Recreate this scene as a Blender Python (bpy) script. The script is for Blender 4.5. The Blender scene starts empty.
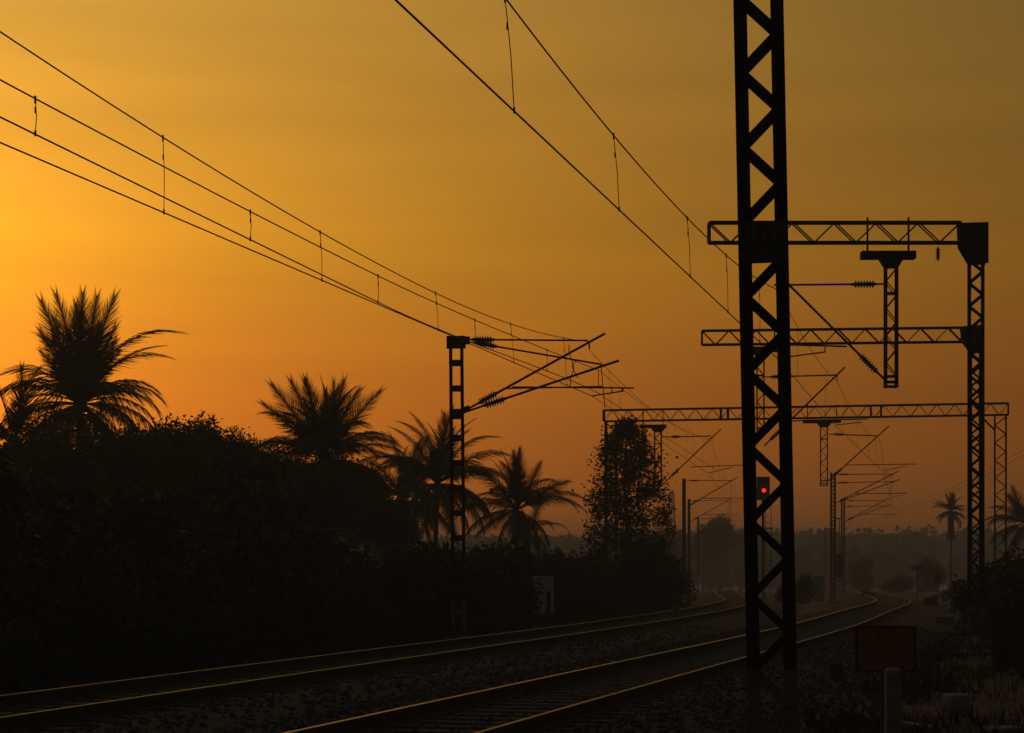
import bpy, math, random
import numpy as np
from mathutils import Vector, Matrix, Quaternion

random.seed(7)
rng = np.random.default_rng(7)
R = math.radians
sc = bpy.context.scene
col = sc.collection

# ------------------------------------------------------------------ camera, sky, sun, exposure
F = 2000.0            # focal length in pixels of the 1024 wide frame
CX, YH = 512.0, 567.0 # centre column, row of the true horizon
CAMZ = 1.93
cam_data = bpy.data.cameras.new('camera')
cam = bpy.data.objects.new('camera', cam_data)
col.objects.link(cam)
cam.location = (0, 0, CAMZ)
cam.rotation_euler = (R(90), 0, 0)
cam_data.sensor_width = 36.0
cam_data.lens = F / 1024 * 36.0
cam_data.shift_y = (YH - 366.5) / 1024
cam_data.clip_start = 0.1
cam_data.clip_end = 6000
sc.camera = cam

SUN_AZ, SUN_EL = -18.4, 6.2     # degrees, azimuth from +Y towards +X
sd = Vector((math.sin(R(SUN_AZ)) * math.cos(R(SUN_EL)), math.cos(R(SUN_AZ)) * math.cos(R(SUN_EL)), math.sin(R(SUN_EL))))

world = bpy.data.worlds.new('World')
sc.world = world
world.use_nodes = True
nt = world.node_tree
nt.nodes.clear()


def N(t, kind, **kw):
    n = t.nodes.new(kind)
    for k, v in kw.items():
        setattr(n, k, v)
    return n


def math_node(t, op, a, b=None, clamp=False):
    n = N(t, 'ShaderNodeMath', operation=op, use_clamp=clamp)
    for i, v in enumerate((a, b)):
        if v is None:
            continue
        if isinstance(v, (int, float)):
            n.inputs[i].default_value = v
        else:
            t.links.new(v, n.inputs[i])
    return n.outputs[0]


w_out = N(nt, 'ShaderNodeOutputWorld')
w_bg = N(nt, 'ShaderNodeBackground')
nt.links.new(w_bg.outputs[0], w_out.inputs[0])
tc = N(nt, 'ShaderNodeTexCoord')
sep = N(nt, 'ShaderNodeSeparateXYZ')
nt.links.new(tc.outputs['Generated'], sep.inputs[0])
dot = N(nt, 'ShaderNodeVectorMath', operation='DOT_PRODUCT')
nt.links.new(tc.outputs['Generated'], dot.inputs[0])
dot.inputs[1].default_value = sd
theta = math_node(nt, 'ARCCOSINE', math_node(nt, 'MINIMUM', dot.outputs['Value'], 0.99999))


def lobe(width, gain):      # brightness falling off with the angle from the sun, in degrees
    return math_node(nt, 'MULTIPLY', math_node(nt, 'EXPONENT', math_node(nt, 'MULTIPLY', theta, -180 / math.pi / width)), gain)


glow = math_node(nt, 'ADD', lobe(4.6, 1.25), lobe(19.3, 1.16))
elev = math_node(nt, 'MULTIPLY', math_node(nt, 'ARCSINE', sep.outputs['Z']), 2 / math.pi, clamp=True)
ramp = N(nt, 'ShaderNodeValToRGB')
nt.links.new(elev, ramp.inputs[0])
els = ramp.color_ramp.elements
stops = [(0.0, (1.0, 0.22, 0.012)), (4.8, (1.03, 0.268, 0.012)), (9.0, (1.0, 0.388, 0.014)), (16.0, (0.90, 0.436, 0.046)),
         (40.0, (0.80, 0.55, 0.25)), (90.0, (0.8, 0.7, 0.55))]
els[0].position, els[0].color = 0.0, (*stops[0][1], 1)
els[1].position, els[1].color = 1.0, (*stops[-1][1], 1)
for e, c in stops[1:-1]:
    k = els.new(e / 90)
    k.color = (*c, 1)
# faint stretched cloud streaks
mapn = N(nt, 'ShaderNodeMapping')
mapn.inputs['Scale'].default_value = (2.2, 2.2, 22.0)
mapn.inputs['Rotation'].default_value = (0, R(4), 0)
nt.links.new(tc.outputs['Generated'], mapn.inputs[0])
noi = N(nt, 'ShaderNodeTexNoise')
noi.inputs['Scale'].default_value = 1.6
noi.inputs['Detail'].default_value = 5
nt.links.new(mapn.outputs[0], noi.inputs['Vector'])
streak = math_node(nt, 'ADD', math_node(nt, 'MULTIPLY', noi.outputs[0], 0.40), 0.80)
lowair = math_node(nt, 'SUBTRACT', 1.0, math_node(nt, 'MULTIPLY', math_node(nt, 'EXPONENT', math_node(nt, 'MULTIPLY', elev, -90 / 4.0)), 0.02))
glow2 = math_node(nt, 'MULTIPLY', math_node(nt, 'MULTIPLY', glow, streak), lowair)
vm = N(nt, 'ShaderNodeVectorMath', operation='SCALE')
nt.links.new(ramp.outputs[0], vm.inputs[0])
nt.links.new(glow2, vm.inputs['Scale'])
skyt = N(nt, 'ShaderNodeTexSky', sky_type='NISHITA')
skyt.sun_disc = False
skyt.sun_elevation = R(SUN_EL)
skyt.sun_rotation = R(SUN_AZ)
skyt.air_density = 2.0
skyt.dust_density = 6.0
sks = N(nt, 'ShaderNodeVectorMath', operation='SCALE')
nt.links.new(skyt.outputs[0], sks.inputs[0])
sks.inputs['Scale'].default_value = 0.0006
add1 = N(nt, 'ShaderNodeVectorMath', operation='ADD')
nt.links.new(vm.outputs[0], add1.inputs[0])
nt.links.new(sks.outputs[0], add1.inputs[1])
add2 = N(nt, 'ShaderNodeVectorMath', operation='ADD')
nt.links.new(add1.outputs[0], add2.inputs[0])
ramp2 = N(nt, 'ShaderNodeValToRGB')      # dusk light of the open sky away from the glow
nt.links.new(elev, ramp2.inputs[0])
e2 = ramp2.color_ramp.elements
e2[0].position, e2[0].color = 0.0, (.026, .018, .004, 1)
e2[1].position, e2[1].color = 1.0, (.034, .047, .068, 1)
k = e2.new(16 / 90); k.color = (.026, .023, .012, 1)
k = e2.new(45 / 90); k.color = (.033, .040, .042, 1)
nt.links.new(ramp2.outputs[0], add2.inputs[1])
nt.links.new(add2.outputs[0], w_bg.inputs['Color'])
w_bg.inputs['Strength'].default_value = 1.0

sun_data = bpy.data.lights.new('sun', 'SUN')
sun_data.energy = 0.08
sun_data.angle = R(4)
sun_data.color = (1.0, 0.5, 0.16)
sun = bpy.data.objects.new('sun', sun_data)
col.objects.link(sun)
sun.rotation_euler = (-sd).to_track_quat('-Z', 'Y').to_euler()
sun.location = sd * 200

sc.view_settings.view_transform = 'Standard'
sc.view_settings.look = 'None'
sc.view_settings.exposure = 0.0
sc.view_settings.gamma = 1.0
sc.view_settings.use_curve_mapping = False
sc.render.engine = 'CYCLES'
cy = sc.cycles
cy.use_denoising = True
cy.denoiser = 'OPENIMAGEDENOISE'
cy.max_bounces = 6
cy.diffuse_bounces = 3
cy.glossy_bounces = 3
cy.transmission_bounces = 4
cy.volume_bounces = 1
cy.transparent_max_bounces = 8

# ------------------------------------------------------------------ helpers


def P(x, y, D):
    """world point seen at pixel (x, y) at depth D"""
    return Vector(((x - CX) * D / F, D, CAMZ + (YH - y) * D / F))


_gd = np.arange(-100.0, 1601.0, 2.0)
_gv = -np.interp(_gd, [80, 95, 110, 129, 180, 200, 250, 310, 450, 700, 1500], [0, .07, .2, .38, .55, .66, 1.25, 2.0, 3.9, 7.2, 14])
for _ in range(3):          # rounded, like real gradients
    _gv[12:-12] = np.convolve(_gv, np.ones(13) / 13, mode='same')[12:-12]


def gz(D):
    """height of the natural ground (the line falls gently beyond the curve)"""
    return float(np.interp(D, _gd, _gv))


def spline(ds, xs):
    ds, xs = np.array(ds, float), np.array(xs, float)
    n = len(ds)
    h = np.diff(ds)
    A = np.zeros((n, n)); b = np.zeros(n)
    A[0, 0] = A[-1, -1] = 1
    for i in range(1, n - 1):
        A[i, i - 1], A[i, i], A[i, i + 1] = h[i - 1], 2 * (h[i - 1] + h[i]), h[i]
        b[i] = 6 * ((xs[i + 1] - xs[i]) / h[i] - (xs[i] - xs[i - 1]) / h[i - 1])
    m = np.linalg.solve(A, b)

    def f(d):
        i = int(np.clip(np.searchsorted(ds, d) - 1, 0, n - 2))
        t0, t1 = ds[i + 1] - d, d - ds[i]
        return (m[i] * t0 ** 3 + m[i + 1] * t1 ** 3) / (6 * h[i]) + (xs[i] / h[i] - m[i] * h[i] / 6) * t0 + (xs[i + 1] / h[i] - m[i + 1] * h[i] / 6) * t1
    return f


near_track = spline([-25, 0, 19, 33, 56.5, 73.3, 90, 110, 129, 180, 310, 420], [-13.2, -6.4, -1.25, 2.6, 8.97, 13.0, 16.95, 20.9, 24.1, 31.6, 49.5, 63])
far_track = spline([-25, 0, 24.4, 40.4, 52.5, 65, 77.8, 92.7, 103.7, 138, 180, 247, 310, 420], [-18.1, -11.6, -5.4, -1.25, 1.95, 4.95, 7.7, 10.3, 11.85, 15.2, 19.2, 25.8, 32.4, 44])
RAILZ = 0.354


def heading(f, D):
    return math.atan((f(D + .5) - f(D - .5)))


def mesh(name, verts, faces, mats, smooth=False, fmat=None):
    me = bpy.data.meshes.new(name)
    me.from_pydata(verts, [], faces)
    for m in mats:
        me.materials.append(m)
    if fmat is not None:
        me.polygons.foreach_set('material_index', np.array(fmat, dtype=np.int32))
    if smooth:
        me.polygons.foreach_set('use_smooth', np.ones(len(me.polygons), dtype=bool))
    me.update()
    return me


def quad_mesh(name, V, mat, fmat=None, mats=None):
    """V: (n,4,3) array of quads -> fast mesh"""
    n = len(V)
    me = bpy.data.meshes.new(name)
    me.vertices.add(n * 4)
    me.vertices.foreach_set('co', V.reshape(-1).astype(np.float32))
    me.loops.add(n * 4)
    me.loops.foreach_set('vertex_index', np.arange(n * 4, dtype=np.int32))
    me.polygons.add(n)
    me.polygons.foreach_set('loop_start', np.arange(0, n * 4, 4, dtype=np.int32))
    for m in (mats or [mat]):
        me.materials.append(m)
    if fmat is not None:
        me.polygons.foreach_set('material_index', np.array(fmat, dtype=np.int32))
    me.update(calc_edges=True)
    return me


def tag(o, label=None, cat=None, group=None, kind=None):
    for k, v in (('label', label), ('category', cat), ('group', group), ('kind', kind)):
        if v:
            o[k] = v
    return o


def link(name, data, parent=None, loc=None):
    o = bpy.data.objects.new(name, data)
    col.objects.link(o)
    if parent is not None:
        o.parent = parent
    if loc is not None:
        o.location = loc
    return o


def thing(name, loc, label, cat, group=None, yaw=0.0, lean=0.0):
    e = link(name, None, loc=loc)
    e.empty_display_size = 0.3
    e.rotation_euler = (0, lean, yaw)
    return tag(e, label, cat, group)


def part(name, parent):
    e = link(name, None, parent)
    e.empty_display_size = 0.2
    return e


def to_local(t, x, y, v=0.0):
    """local (u, w) of the point where the ray through pixel (x, y) meets the thing's own u-w plane at local depth v"""
    M = Matrix.Translation(t.location) @ t.rotation_euler.to_matrix().to_4x4()
    Mi = M.inverted()
    o = Mi @ Vector((0, 0, CAMZ))
    d = Mi.to_3x3() @ Vector(((x - CX) / F, 1, (YH - y) / F))
    k = (v - o.y) / d.y
    return o + d * k


# ------------------------------------------------------------------ materials


def new_mat(name):
    m = bpy.data.materials.new(name)
    m.use_nodes = True
    t = m.node_tree
    b = t.nodes['Principled BSDF']
    return m, t, b


def mat(name, c1, c2, rough=0.7, metal=0.0, scale=8.0, bump=0.0, detail=4, spec=0.5, coord='Object', stretch=None):
    m, t, b = new_mat(name)
    co = N(t, 'ShaderNodeTexCoord')
    src = co.outputs[coord] if coord != 'Position' else N(t, 'ShaderNodeNewGeometry').outputs['Position']
    if stretch:
        mp = N(t, 'ShaderNodeMapping')
        mp.inputs['Scale'].default_value = stretch
        t.links.new(src, mp.inputs[0])
        src = mp.outputs[0]
    n = N(t, 'ShaderNodeTexNoise')
    n.inputs['Scale'].default_value = scale
    n.inputs['Detail'].default_value = detail
    t.links.new(src, n.inputs['Vector'])
    r = N(t, 'ShaderNodeValToRGB')
    r.color_ramp.elements[0].position, r.color_ramp.elements[0].color = 0.3, (*c1, 1)
    r.color_ramp.elements[1].position, r.color_ramp.elements[1].color = 0.7, (*c2, 1)
    t.links.new(n.outputs[0], r.inputs[0])
    t.links.new(r.outputs[0], b.inputs['Base Color'])
    b.inputs['Roughness'].default_value = rough
    b.inputs['Metallic'].default_value = metal
    b.inputs['Specular IOR Level'].default_value = spec
    if bump:
        bp = N(t, 'ShaderNodeBump')
        bp.inputs['Strength'].default_value = bump
        bp.inputs['Distance'].default_value = 0.05
        t.links.new(n.outputs[0], bp.inputs['Height'])
        t.links.new(bp.outputs[0], b.inputs['Normal'])
    return m


# mast steel: aged dark paint, lower metre painted pale grey (a real paint line)
m_steel, t, b = new_mat('mast_steel')
geo = N(t, 'ShaderNodeNewGeometry')
sp = N(t, 'ShaderNodeSeparateXYZ')
t.links.new(geo.outputs['Position'], sp.inputs[0])
n1 = N(t, 'ShaderNodeTexNoise'); n1.inputs['Scale'].default_value = 5.0; n1.inputs['Detail'].default_value = 6
t.links.new(geo.outputs['Position'], n1.inputs['Vector'])
r1 = N(t, 'ShaderNodeValToRGB')
r1.color_ramp.elements[0].position, r1.color_ramp.elements[0].color = .35, (.018, .020, .024, 1)
r1.color_ramp.elements[1].position, r1.color_ramp.elements[1].color = .75, (.038, .032, .028, 1)
t.links.new(n1.outputs[0], r1.inputs[0])
edge = math_node(t, 'ADD', sp.outputs['Z'], math_node(t, 'MULTIPLY', n1.outputs[0], 0.05))
low = math_node(t, 'LESS_THAN', edge, 1.10)
r2 = N(t, 'ShaderNodeValToRGB')
r2.color_ramp.elements[0].position, r2.color_ramp.elements[0].color = .3, (.09, .10, .125, 1)
r2.color_ramp.elements[1].position, r2.color_ramp.elements[1].color = .7, (.14, .15, .18, 1)
t.links.new(n1.outputs[0], r2.inputs[0])
mx = N(t, 'ShaderNodeMix', data_type='RGBA')
t.links.new(low, mx.inputs['Factor'])
t.links.new(r1.outputs[0], mx.inputs['A'])
t.links.new(r2.outputs[0], mx.inputs['B'])
t.links.new(mx.outputs['Result'], b.inputs['Base Color'])
b.inputs['Roughness'].default_value = 0.85
b.inputs['Specular IOR Level'].default_value = 0.12

m_wire = mat('wire_copper', (.02, .012, .008), (.035, .018, .01), rough=.6, metal=.3)
m_insul = mat('insulator_glaze', (.045, .018, .01), (.06, .025, .014), rough=.25)
m_concrete = mat('concrete', (.09, .09, .09), (.16, .155, .15), rough=.9, scale=9, bump=.4)
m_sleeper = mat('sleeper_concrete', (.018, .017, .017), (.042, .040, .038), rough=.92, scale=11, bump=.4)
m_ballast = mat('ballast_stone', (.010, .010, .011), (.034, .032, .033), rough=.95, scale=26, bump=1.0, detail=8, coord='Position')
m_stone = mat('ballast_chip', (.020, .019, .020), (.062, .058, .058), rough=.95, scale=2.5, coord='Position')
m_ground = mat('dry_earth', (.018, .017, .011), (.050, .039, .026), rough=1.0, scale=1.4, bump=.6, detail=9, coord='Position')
m_railtop = mat('rail_polished', (.28, .265, .25), (.42, .40, .37), rough=.32, metal=1.0, scale=3)
m_raildull = mat('rail_dull', (.14, .12, .10), (.26, .22, .19), rough=.42, metal=1.0, scale=5)  # darker, rougher running face than the polished rail
m_railside = mat('rail_rust', (.03, .018, .012), (.06, .032, .02), rough=.9, scale=14, spec=.2)
m_leaf = mat('leaf_dark_green', (.020, .030, .010), (.050, .066, .022), rough=.7, scale=.6, spec=.15)
m_leaf2 = mat('leaf_olive', (.028, .036, .012), (.065, .075, .028), rough=.7, scale=.8, spec=.15)
m_frond = mat('palm_frond', (.024, .034, .011), (.055, .064, .022), rough=.6, scale=1.2, spec=.2)
m_dry = mat('dry_frond', (.07, .05, .028), (.12, .085, .045), rough=.85, scale=1.4)
m_bark = mat('bark', (.04, .032, .024), (.10, .08, .06), rough=.95, scale=7, bump=.6)
m_grass = mat('grass_dry', (.015, .016, .007), (.042, .034, .017), rough=.9, scale=.35, coord='Position', spec=.1)
m_cabinet = mat('cabinet_paint', (.40, .41, .42), (.50, .50, .50), rough=.6, scale=4)
m_bluebox = mat('cabinet_blue_grey', (.16, .19, .23), (.22, .25, .29), rough=.6, scale=4)
m_dark = mat('dark_paint', (.02, .02, .021), (.035, .034, .034), rough=.6)
m_white = mat('whitewash', (.12, .12, .125), (.20, .20, .20), rough=.9, scale=6, bump=.2)
m_yellow = mat('yellow_paint', (.10, .075, .02), (.15, .11, .03), rough=.8, scale=9)

# faded red notice board: weathered bands where the lettering has worn away
m_sign, t, b = new_mat('faded_red_board')
co = N(t, 'ShaderNodeTexCoord')
wv = N(t, 'ShaderNodeTexNoise'); wv.inputs['Scale'].default_value = 5.0; wv.inputs['Detail'].default_value = 7
mp = N(t, 'ShaderNodeMapping'); mp.inputs['Scale'].default_value = (2.0, 1.0, 6.0)
t.links.new(co.outputs['Object'], mp.inputs[0]); t.links.new(mp.outputs[0], wv.inputs['Vector'])
rr = N(t, 'ShaderNodeValToRGB')
rr.color_ramp.elements[0].position, rr.color_ramp.elements[0].color = .35, (.15, .040, .014, 1)
rr.color_ramp.elements[1].position, rr.color_ramp.elements[1].color = .72, (.24, .11, .035, 1)
t.links.new(wv.outputs[0], rr.inputs[0]); t.links.new(rr.outputs[0], b.inputs['Base Color'])
b.inputs['Roughness'].default_value = .8

m_red, t, b = new_mat('signal_red_lamp')
b.inputs['Base Color'].default_value = (.3, .0, .0, 1)
b.inputs['Emission Color'].default_value = (1.0, .012, .008, 1)
b.inputs['Emission Strength'].default_value = 3.5

# ------------------------------------------------------------------ shared unit pieces
_unit = {}


def unit(kind, m):
    key = (kind, m.name)
    if key in _unit:
        return _unit[key]
    if kind == 'box':
        v = [(x, y, z) for z in (0, 1) for x, y in ((-.5, -.5), (.5, -.5), (.5, .5), (-.5, .5))]
        f = [(3, 2, 1, 0), (4, 5, 6, 7)] + [(i, (i + 1) % 4, 4 + (i + 1) % 4, 4 + i) for i in range(4)]
        me = mesh('bar_' + m.name, v, f, [m])
    elif kind == 'angle':           # rolled steel angle
        prof = [(-.5, -.5), (.5, -.5), (.5, -.36), (-.36, -.36), (-.36, .5), (-.5, .5)]
        n = len(prof)
        v = [(x, y, 0) for x, y in prof] + [(x, y, 1) for x, y in prof]
        f = [(0, 3, 2, 1), (0, 5, 4, 3), (6, 7, 8, 9), (6, 9, 10, 11)] + [(i, (i + 1) % n, n + (i + 1) % n, n + i) for i in range(n)]
        me = mesh('angle_' + m.name, v, f, [m])
    elif kind == 'channel':         # rolled steel channel, web on -x side
        prof = [(-.5, -.5), (.5, -.5), (.5, -.44), (-.40, -.44), (-.40, .44), (.5, .44), (.5, .5), (-.5, .5)]
        n = len(prof)
        v = [(x, y, 0) for x, y in prof] + [(x, y, 1) for x, y in prof]
        f = [(0, 3, 2, 1), (0, 7, 4, 3), (4, 7, 6, 5), (8, 9, 10, 11), (8, 11, 12, 15), (12, 13, 14, 15)]
        f += [(i, (i + 1) % n, n + (i + 1) % n, n + i) for i in range(n)]
        me = mesh('channel_' + m.name, v, f, [m])
    elif kind == 'tube':
        n = 8
        v = [(.5 * math.cos(a * 2 * math.pi / n), .5 * math.sin(a * 2 * math.pi / n), z) for z in (0, 1) for a in range(n)]
        f = [tuple(range(n - 1, -1, -1)), tuple(range(n, 2 * n))] + [(i, (i + 1) % n, n + (i + 1) % n, n + i) for i in range(n)]
        me = mesh('tube_' + m.name, v, f, [m], smooth=False)
    elif kind == 'insulator':       # ribbed stick: sheds along z, radius .5, length 1
        prof = [(.0, .12), (.06, .2), (.1, .2)]
        k = 7
        for i in range(k):
            z = .12 + i * .76 / k
            prof += [(z, .2), (z + .03, .5), (z + .05, .5), (z + .085, .22)]
        prof += [(.9, .2), (.94, .2), (1.0, .12)]
        n = 8
        v = [(r * math.cos(a * 2 * math.pi / n), r * math.sin(a * 2 * math.pi / n), z) for z, r in prof for a in range(n)]
        f = [(i * n + a, i * n + (a + 1) % n, (i + 1) * n + (a + 1) % n, (i + 1) * n + a) for i in range(len(prof) - 1) for a in range(n)]
        f += [tuple(range(n - 1, -1, -1)), tuple(range((len(prof) - 1) * n, len(prof) * n))]
        me = mesh('insulator_stick', v, f, [m])
    _unit[key] = me
    return me


def bar(name, parent, p, q, w, h=None, m=None, kind='box', normal=None):
    """one straight member from p to q in the parent's space"""
    p, q = Vector(p), Vector(q)
    d = q - p
    L = d.length
    z = d / L
    n = Vector(normal) if normal is not None else (Vector((0, 1, 0)) if abs(z.y) < .9 else Vector((0, 0, 1)))
    x = n.cross(z).normalized()
    y = z.cross(x).normalized()
    o = link(name, unit(kind, m or m_steel), parent)
    M = Matrix((x, y, z)).transposed().to_4x4()
    M.translation = p
    o.matrix_basis = M @ Matrix.Diagonal((w, h or w, L, 1))
    return o


def prism(name, parent, pts, y0, y1, m):
    """plate with outline pts (u, w) from depth y0 to y1"""
    n = len(pts)
    v = [(a, y0, c) for a, c in pts] + [(a, y1, c) for a, c in pts]
    f = [tuple(range(n)), tuple(range(2 * n - 1, n - 1, -1))] + [(i, n + i, n + (i + 1) % n, (i + 1) % n) for i in range(n)]
    return link(name, mesh(name, v, f, [m]), parent)


def block(name, parent, c, size, m, bevel=0.0):
    x, y, z = size
    if bevel:
        b_ = bevel
        v = []
        for zz, s in ((-z / 2, 1), (z / 2 - b_, 1), (z / 2, 0)):
            i_ = 0 if s else b_
            v += [(-x / 2 + i_, -y / 2 + i_, zz), (x / 2 - i_, -y / 2 + i_, zz), (x / 2 - i_, y / 2 - i_, zz), (-x / 2 + i_, y / 2 - i_, zz)]
        f = [(3, 2, 1, 0), (8, 9, 10, 11)] + [(k * 4 + i, k * 4 + (i + 1) % 4, k * 4 + 4 + (i + 1) % 4, k * 4 + 4 + i) for k in (0, 1) for i in range(4)]
        o = link(name, mesh(name, v, f, [m]), parent)
        o.location = Vector(c)
        return o
    return bar(name, parent, Vector(c) - Vector((0, 0, z / 2)), Vector(c) + Vector((0, 0, z / 2)), x, y, m)


def tube_path(name, parent, pts, r, m, n=6, cap=True):
    """a round wire or pipe along a polyline"""
    V, Fc = [], []
    pts = [Vector(p) for p in pts]
    rs = r if isinstance(r, (list, tuple)) else [r] * len(pts)
    for i, p in enumerate(pts):
        d = (pts[min(i + 1, len(pts) - 1)] - pts[max(i - 1, 0)]).normalized()
        a = Vector((0, 0, 1)) if abs(d.z) < .9 else Vector((0, 1, 0))
        x = d.cross(a).normalized()
        y = x.cross(d).normalized()
        for k in range(n):
            t_ = 2 * math.pi * k / n
            V.append(p + (x * math.cos(t_) + y * math.sin(t_)) * rs[i])
    for i in range(len(pts) - 1):
        for k in range(n):
            Fc.append((i * n + k, i * n + (k + 1) % n, (i + 1) * n + (k + 1) % n, (i + 1) * n + k))
    if cap:
        Fc.append(tuple(range(n)))
        Fc.append(tuple(range(len(pts) * n - 1, (len(pts) - 1) * n - 1, -1)))
    return link(name, mesh(name, V, Fc, [m], smooth=True), parent)


def copy_tree(o, parent=None):
    c = o.copy()
    col.objects.link(c)
    c.parent = parent
    for ch in o.children:
        copy_tree(ch, c)
    return c


# ------------------------------------------------------------------ ground and tracks
def build_ground():
    dn = [-60, -30, -15, -5, 0, 4] + list(np.arange(6, 60, .9)) + list(np.arange(60, 200, 4)) + list(np.arange(200, 700, 40)) + [700, 900, 1200, 1500]
    xn = [-1500, -900, -500, -300, -200, -140, -100, -80, -60, -50, -42] + list(np.arange(-36, 36, .9)) + [38, 42, 50, 60, 80, 100, 140, 200, 300, 500, 900, 1500]
    V = []
    for d in dn:
        for x in xn:
            z = gz(d)
            off = x - near_track(min(max(d, -20), 400))
            off2 = x - far_track(min(max(d, -20), 400))
            bump_ = .035 * math.sin(x * 1.7 + d * .6) * math.sin(d * 1.1 - x * .4) + .02 * math.sin(x * 4.1 - d * 2.3)
            if off > 4.0:           # verge on the camera side, rising a little away from the line
                z += bump_ * 1.6 + .02 * min(off - 4, 10)
            elif off2 < -3.5:
                z += bump_ * 2 + .05 * min(-3.5 - off2, 8)
            else:
                z += bump_ * .3
            V.append((x, d, z - .01))
    nx = len(xn)
    Fc = [(j * nx + i, j * nx + i + 1, (j + 1) * nx + i + 1, (j + 1) * nx + i) for j in range(len(dn) - 1) for i in range(nx - 1)]
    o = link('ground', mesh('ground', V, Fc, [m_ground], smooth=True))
    return tag(o, kind='structure')


build_ground()


def d_samples(d0, d1):
    out, d = [], d0
    while d < d1:
        out.append(d)
        d += .25 if d < 45 else (.6 if d < 130 else 3)
    return out + [d1]


def build_bed(f, name):
    prof = [(-3.3, -.03), (-2.9, .05), (-2.4, .14), (-1.9, .20), (-1.5, .205), (-1.1, .175), (-.7, .165), (-.3, .17), (0, .165), (.3, .17), (.7, .165),
            (1.1, .175), (1.5, .205), (1.9, .20), (2.4, .14), (2.9, .05), (3.3, -.03)]
    ds = d_samples(4, 415)
    V = []
    for d in ds:
        h = heading(f, d)
        c, s = math.cos(h), math.sin(h)
        for k, (o_, z) in enumerate(prof):
            j = random.uniform(-.02, .02)
            V.append((f(d) + o_ * c, d - o_ * s, z + gz(d) + j * (1 if 0 < k < 16 else .3) - .02))
    n = len(prof)
    Fc = [(i * n + k, i * n + k + 1, (i + 1) * n + k + 1, (i + 1) * n + k) for i in range(len(ds) - 1) for k in range(n - 1)]
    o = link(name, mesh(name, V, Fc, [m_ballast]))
    return tag(o, kind='structure')


build_bed(near_track, 'ballast_bed')
build_bed(far_track, 'ballast_bed')


def build_track(f, label):
    T = thing('railway_track', (f(20), 20, 0), label, 'railway track', 'railway tracks')
    T.rotation_euler = (0, 0, 0)
    base = Vector(T.location)
    hw = [(-.070, 0), (.070, 0), (.070, .012), (.012, .030), (.010, .125), (.036, .135), (.036, .162), (.026, .172), (-.026, .172), (-.036, .162), (-.036, .135), (-.010, .125), (-.012, .030), (-.070, .012)]
    nP = len(hw)
    ds = [d * 1.0 for d in np.arange(2, 45, 1.0)] + list(np.arange(45, 415, 2.5))
    for side in (-1, 1):
        V, Fc, fm = [], [], []
        for d in ds:
            h = heading(f, d)
            c, s = math.cos(h), math.sin(h)
            for o_, z in hw:
                off = side * (.838 + .036) + o_
                V.append((f(d) + off * c - base.x, d - off * s - base.y, RAILZ - .172 + z + gz(d)))
        for i in range(len(ds) - 1):
            for k in range(nP):
                Fc.append((i * nP + k, i * nP + (k + 1) % nP, (i + 1) * nP + (k + 1) % nP, (i + 1) * nP + k))
                fm.append(1 if k == 7 else 0)
        o = link('rail', mesh('rail', V, Fc, [m_railside, m_railtop if side < 0 and f is near_track else m_raildull], fmat=fm), T)
    # prestressed concrete sleepers, one mesh shared
    v = []
    for z, k in ((-.16, 1.0), (.02, .92), (.035, .80)):
        v += [(-1.37, -.13 * k, z), (1.37, -.13 * k, z), (1.37, .13 * k, z), (-1.37, .13 * k, z)]
    fc = [(8, 9, 10, 11)] + [(q * 4 + i, q * 4 + (i + 1) % 4, q * 4 + 4 + (i + 1) % 4, q * 4 + 4 + i) for q in (0, 1) for i in range(4)]
    sm = mesh('sleeper', v, fc, [m_sleeper])
    d = 7.0
    for i in range(270):
        h = heading(f, d)
        o = link('sleeper', sm, T, (f(d) - base.x, d - base.y, RAILZ - .172 - .036 + gz(d)))
        o.rotation_euler = (0, 0, -h)
        d += .62 * math.cos(h)
    return T


build_track(near_track, 'nearer pair of shining rails on sleepers, sweeping from bottom centre behind the thick mast')
build_track(far_track, 'farther pair of dull rails on sleepers, beside the palms and black thicket')


def build_stones():
    """loose ballast chips over the nearer ballast: nobody could count them"""
    V = []
    n = 26000
    base = np.array([(1, 0, 0), (0, 1, 0), (-1, 0, 0), (0, -1, 0), (0, 0, .8), (0, 0, -.6)], float)
    tris = [(0, 1, 4), (1, 2, 4), (2, 3, 4), (3, 0, 4), (1, 0, 5), (2, 1, 5), (3, 2, 5), (0, 3, 5)]
    vs, fs = [], []
    for i in range(n):
        f = near_track if random.random() < .62 else far_track
        d = 12 + 48 * random.random() ** 1.7
        off = random.uniform(-3.4, 3.9) if f is near_track else random.uniform(-3.0, 3.0)
        h = heading(f, d)
        x, y = f(d) + off * math.cos(h), d - off * math.sin(h)
        z = float(np.interp(abs(off), [0, 1.1, 1.5, 1.9, 2.4, 3.3, 4], [.15, .155, .19, .185, .125, -.02, .0])) + gz(d) + random.uniform(-.01, .03)
        s = random.uniform(.024, .058)
        a = random.uniform(0, 6.28)
        M = Matrix.Rotation(a, 3, 'Z') @ Matrix.Rotation(random.uniform(-.6, .6), 3, 'X')
        k = len(vs)
        for bb in base:
            j = Vector(bb * np.array([random.uniform(.7, 1.3), random.uniform(.7, 1.3), random.uniform(.7, 1.2)]) * s)
            vs.append(M @ j + Vector((x, y, z)))
        fs += [(k + a_, k + b_, k + c_) for a_, b_, c_ in tris]
    o = link('ballast_gravel', mesh('ballast_gravel', vs, fs, [m_stone]))
    tag(o, 'loose grey ballast stones lying over the track beds', 'gravel', kind='stuff')


build_stones()


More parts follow.
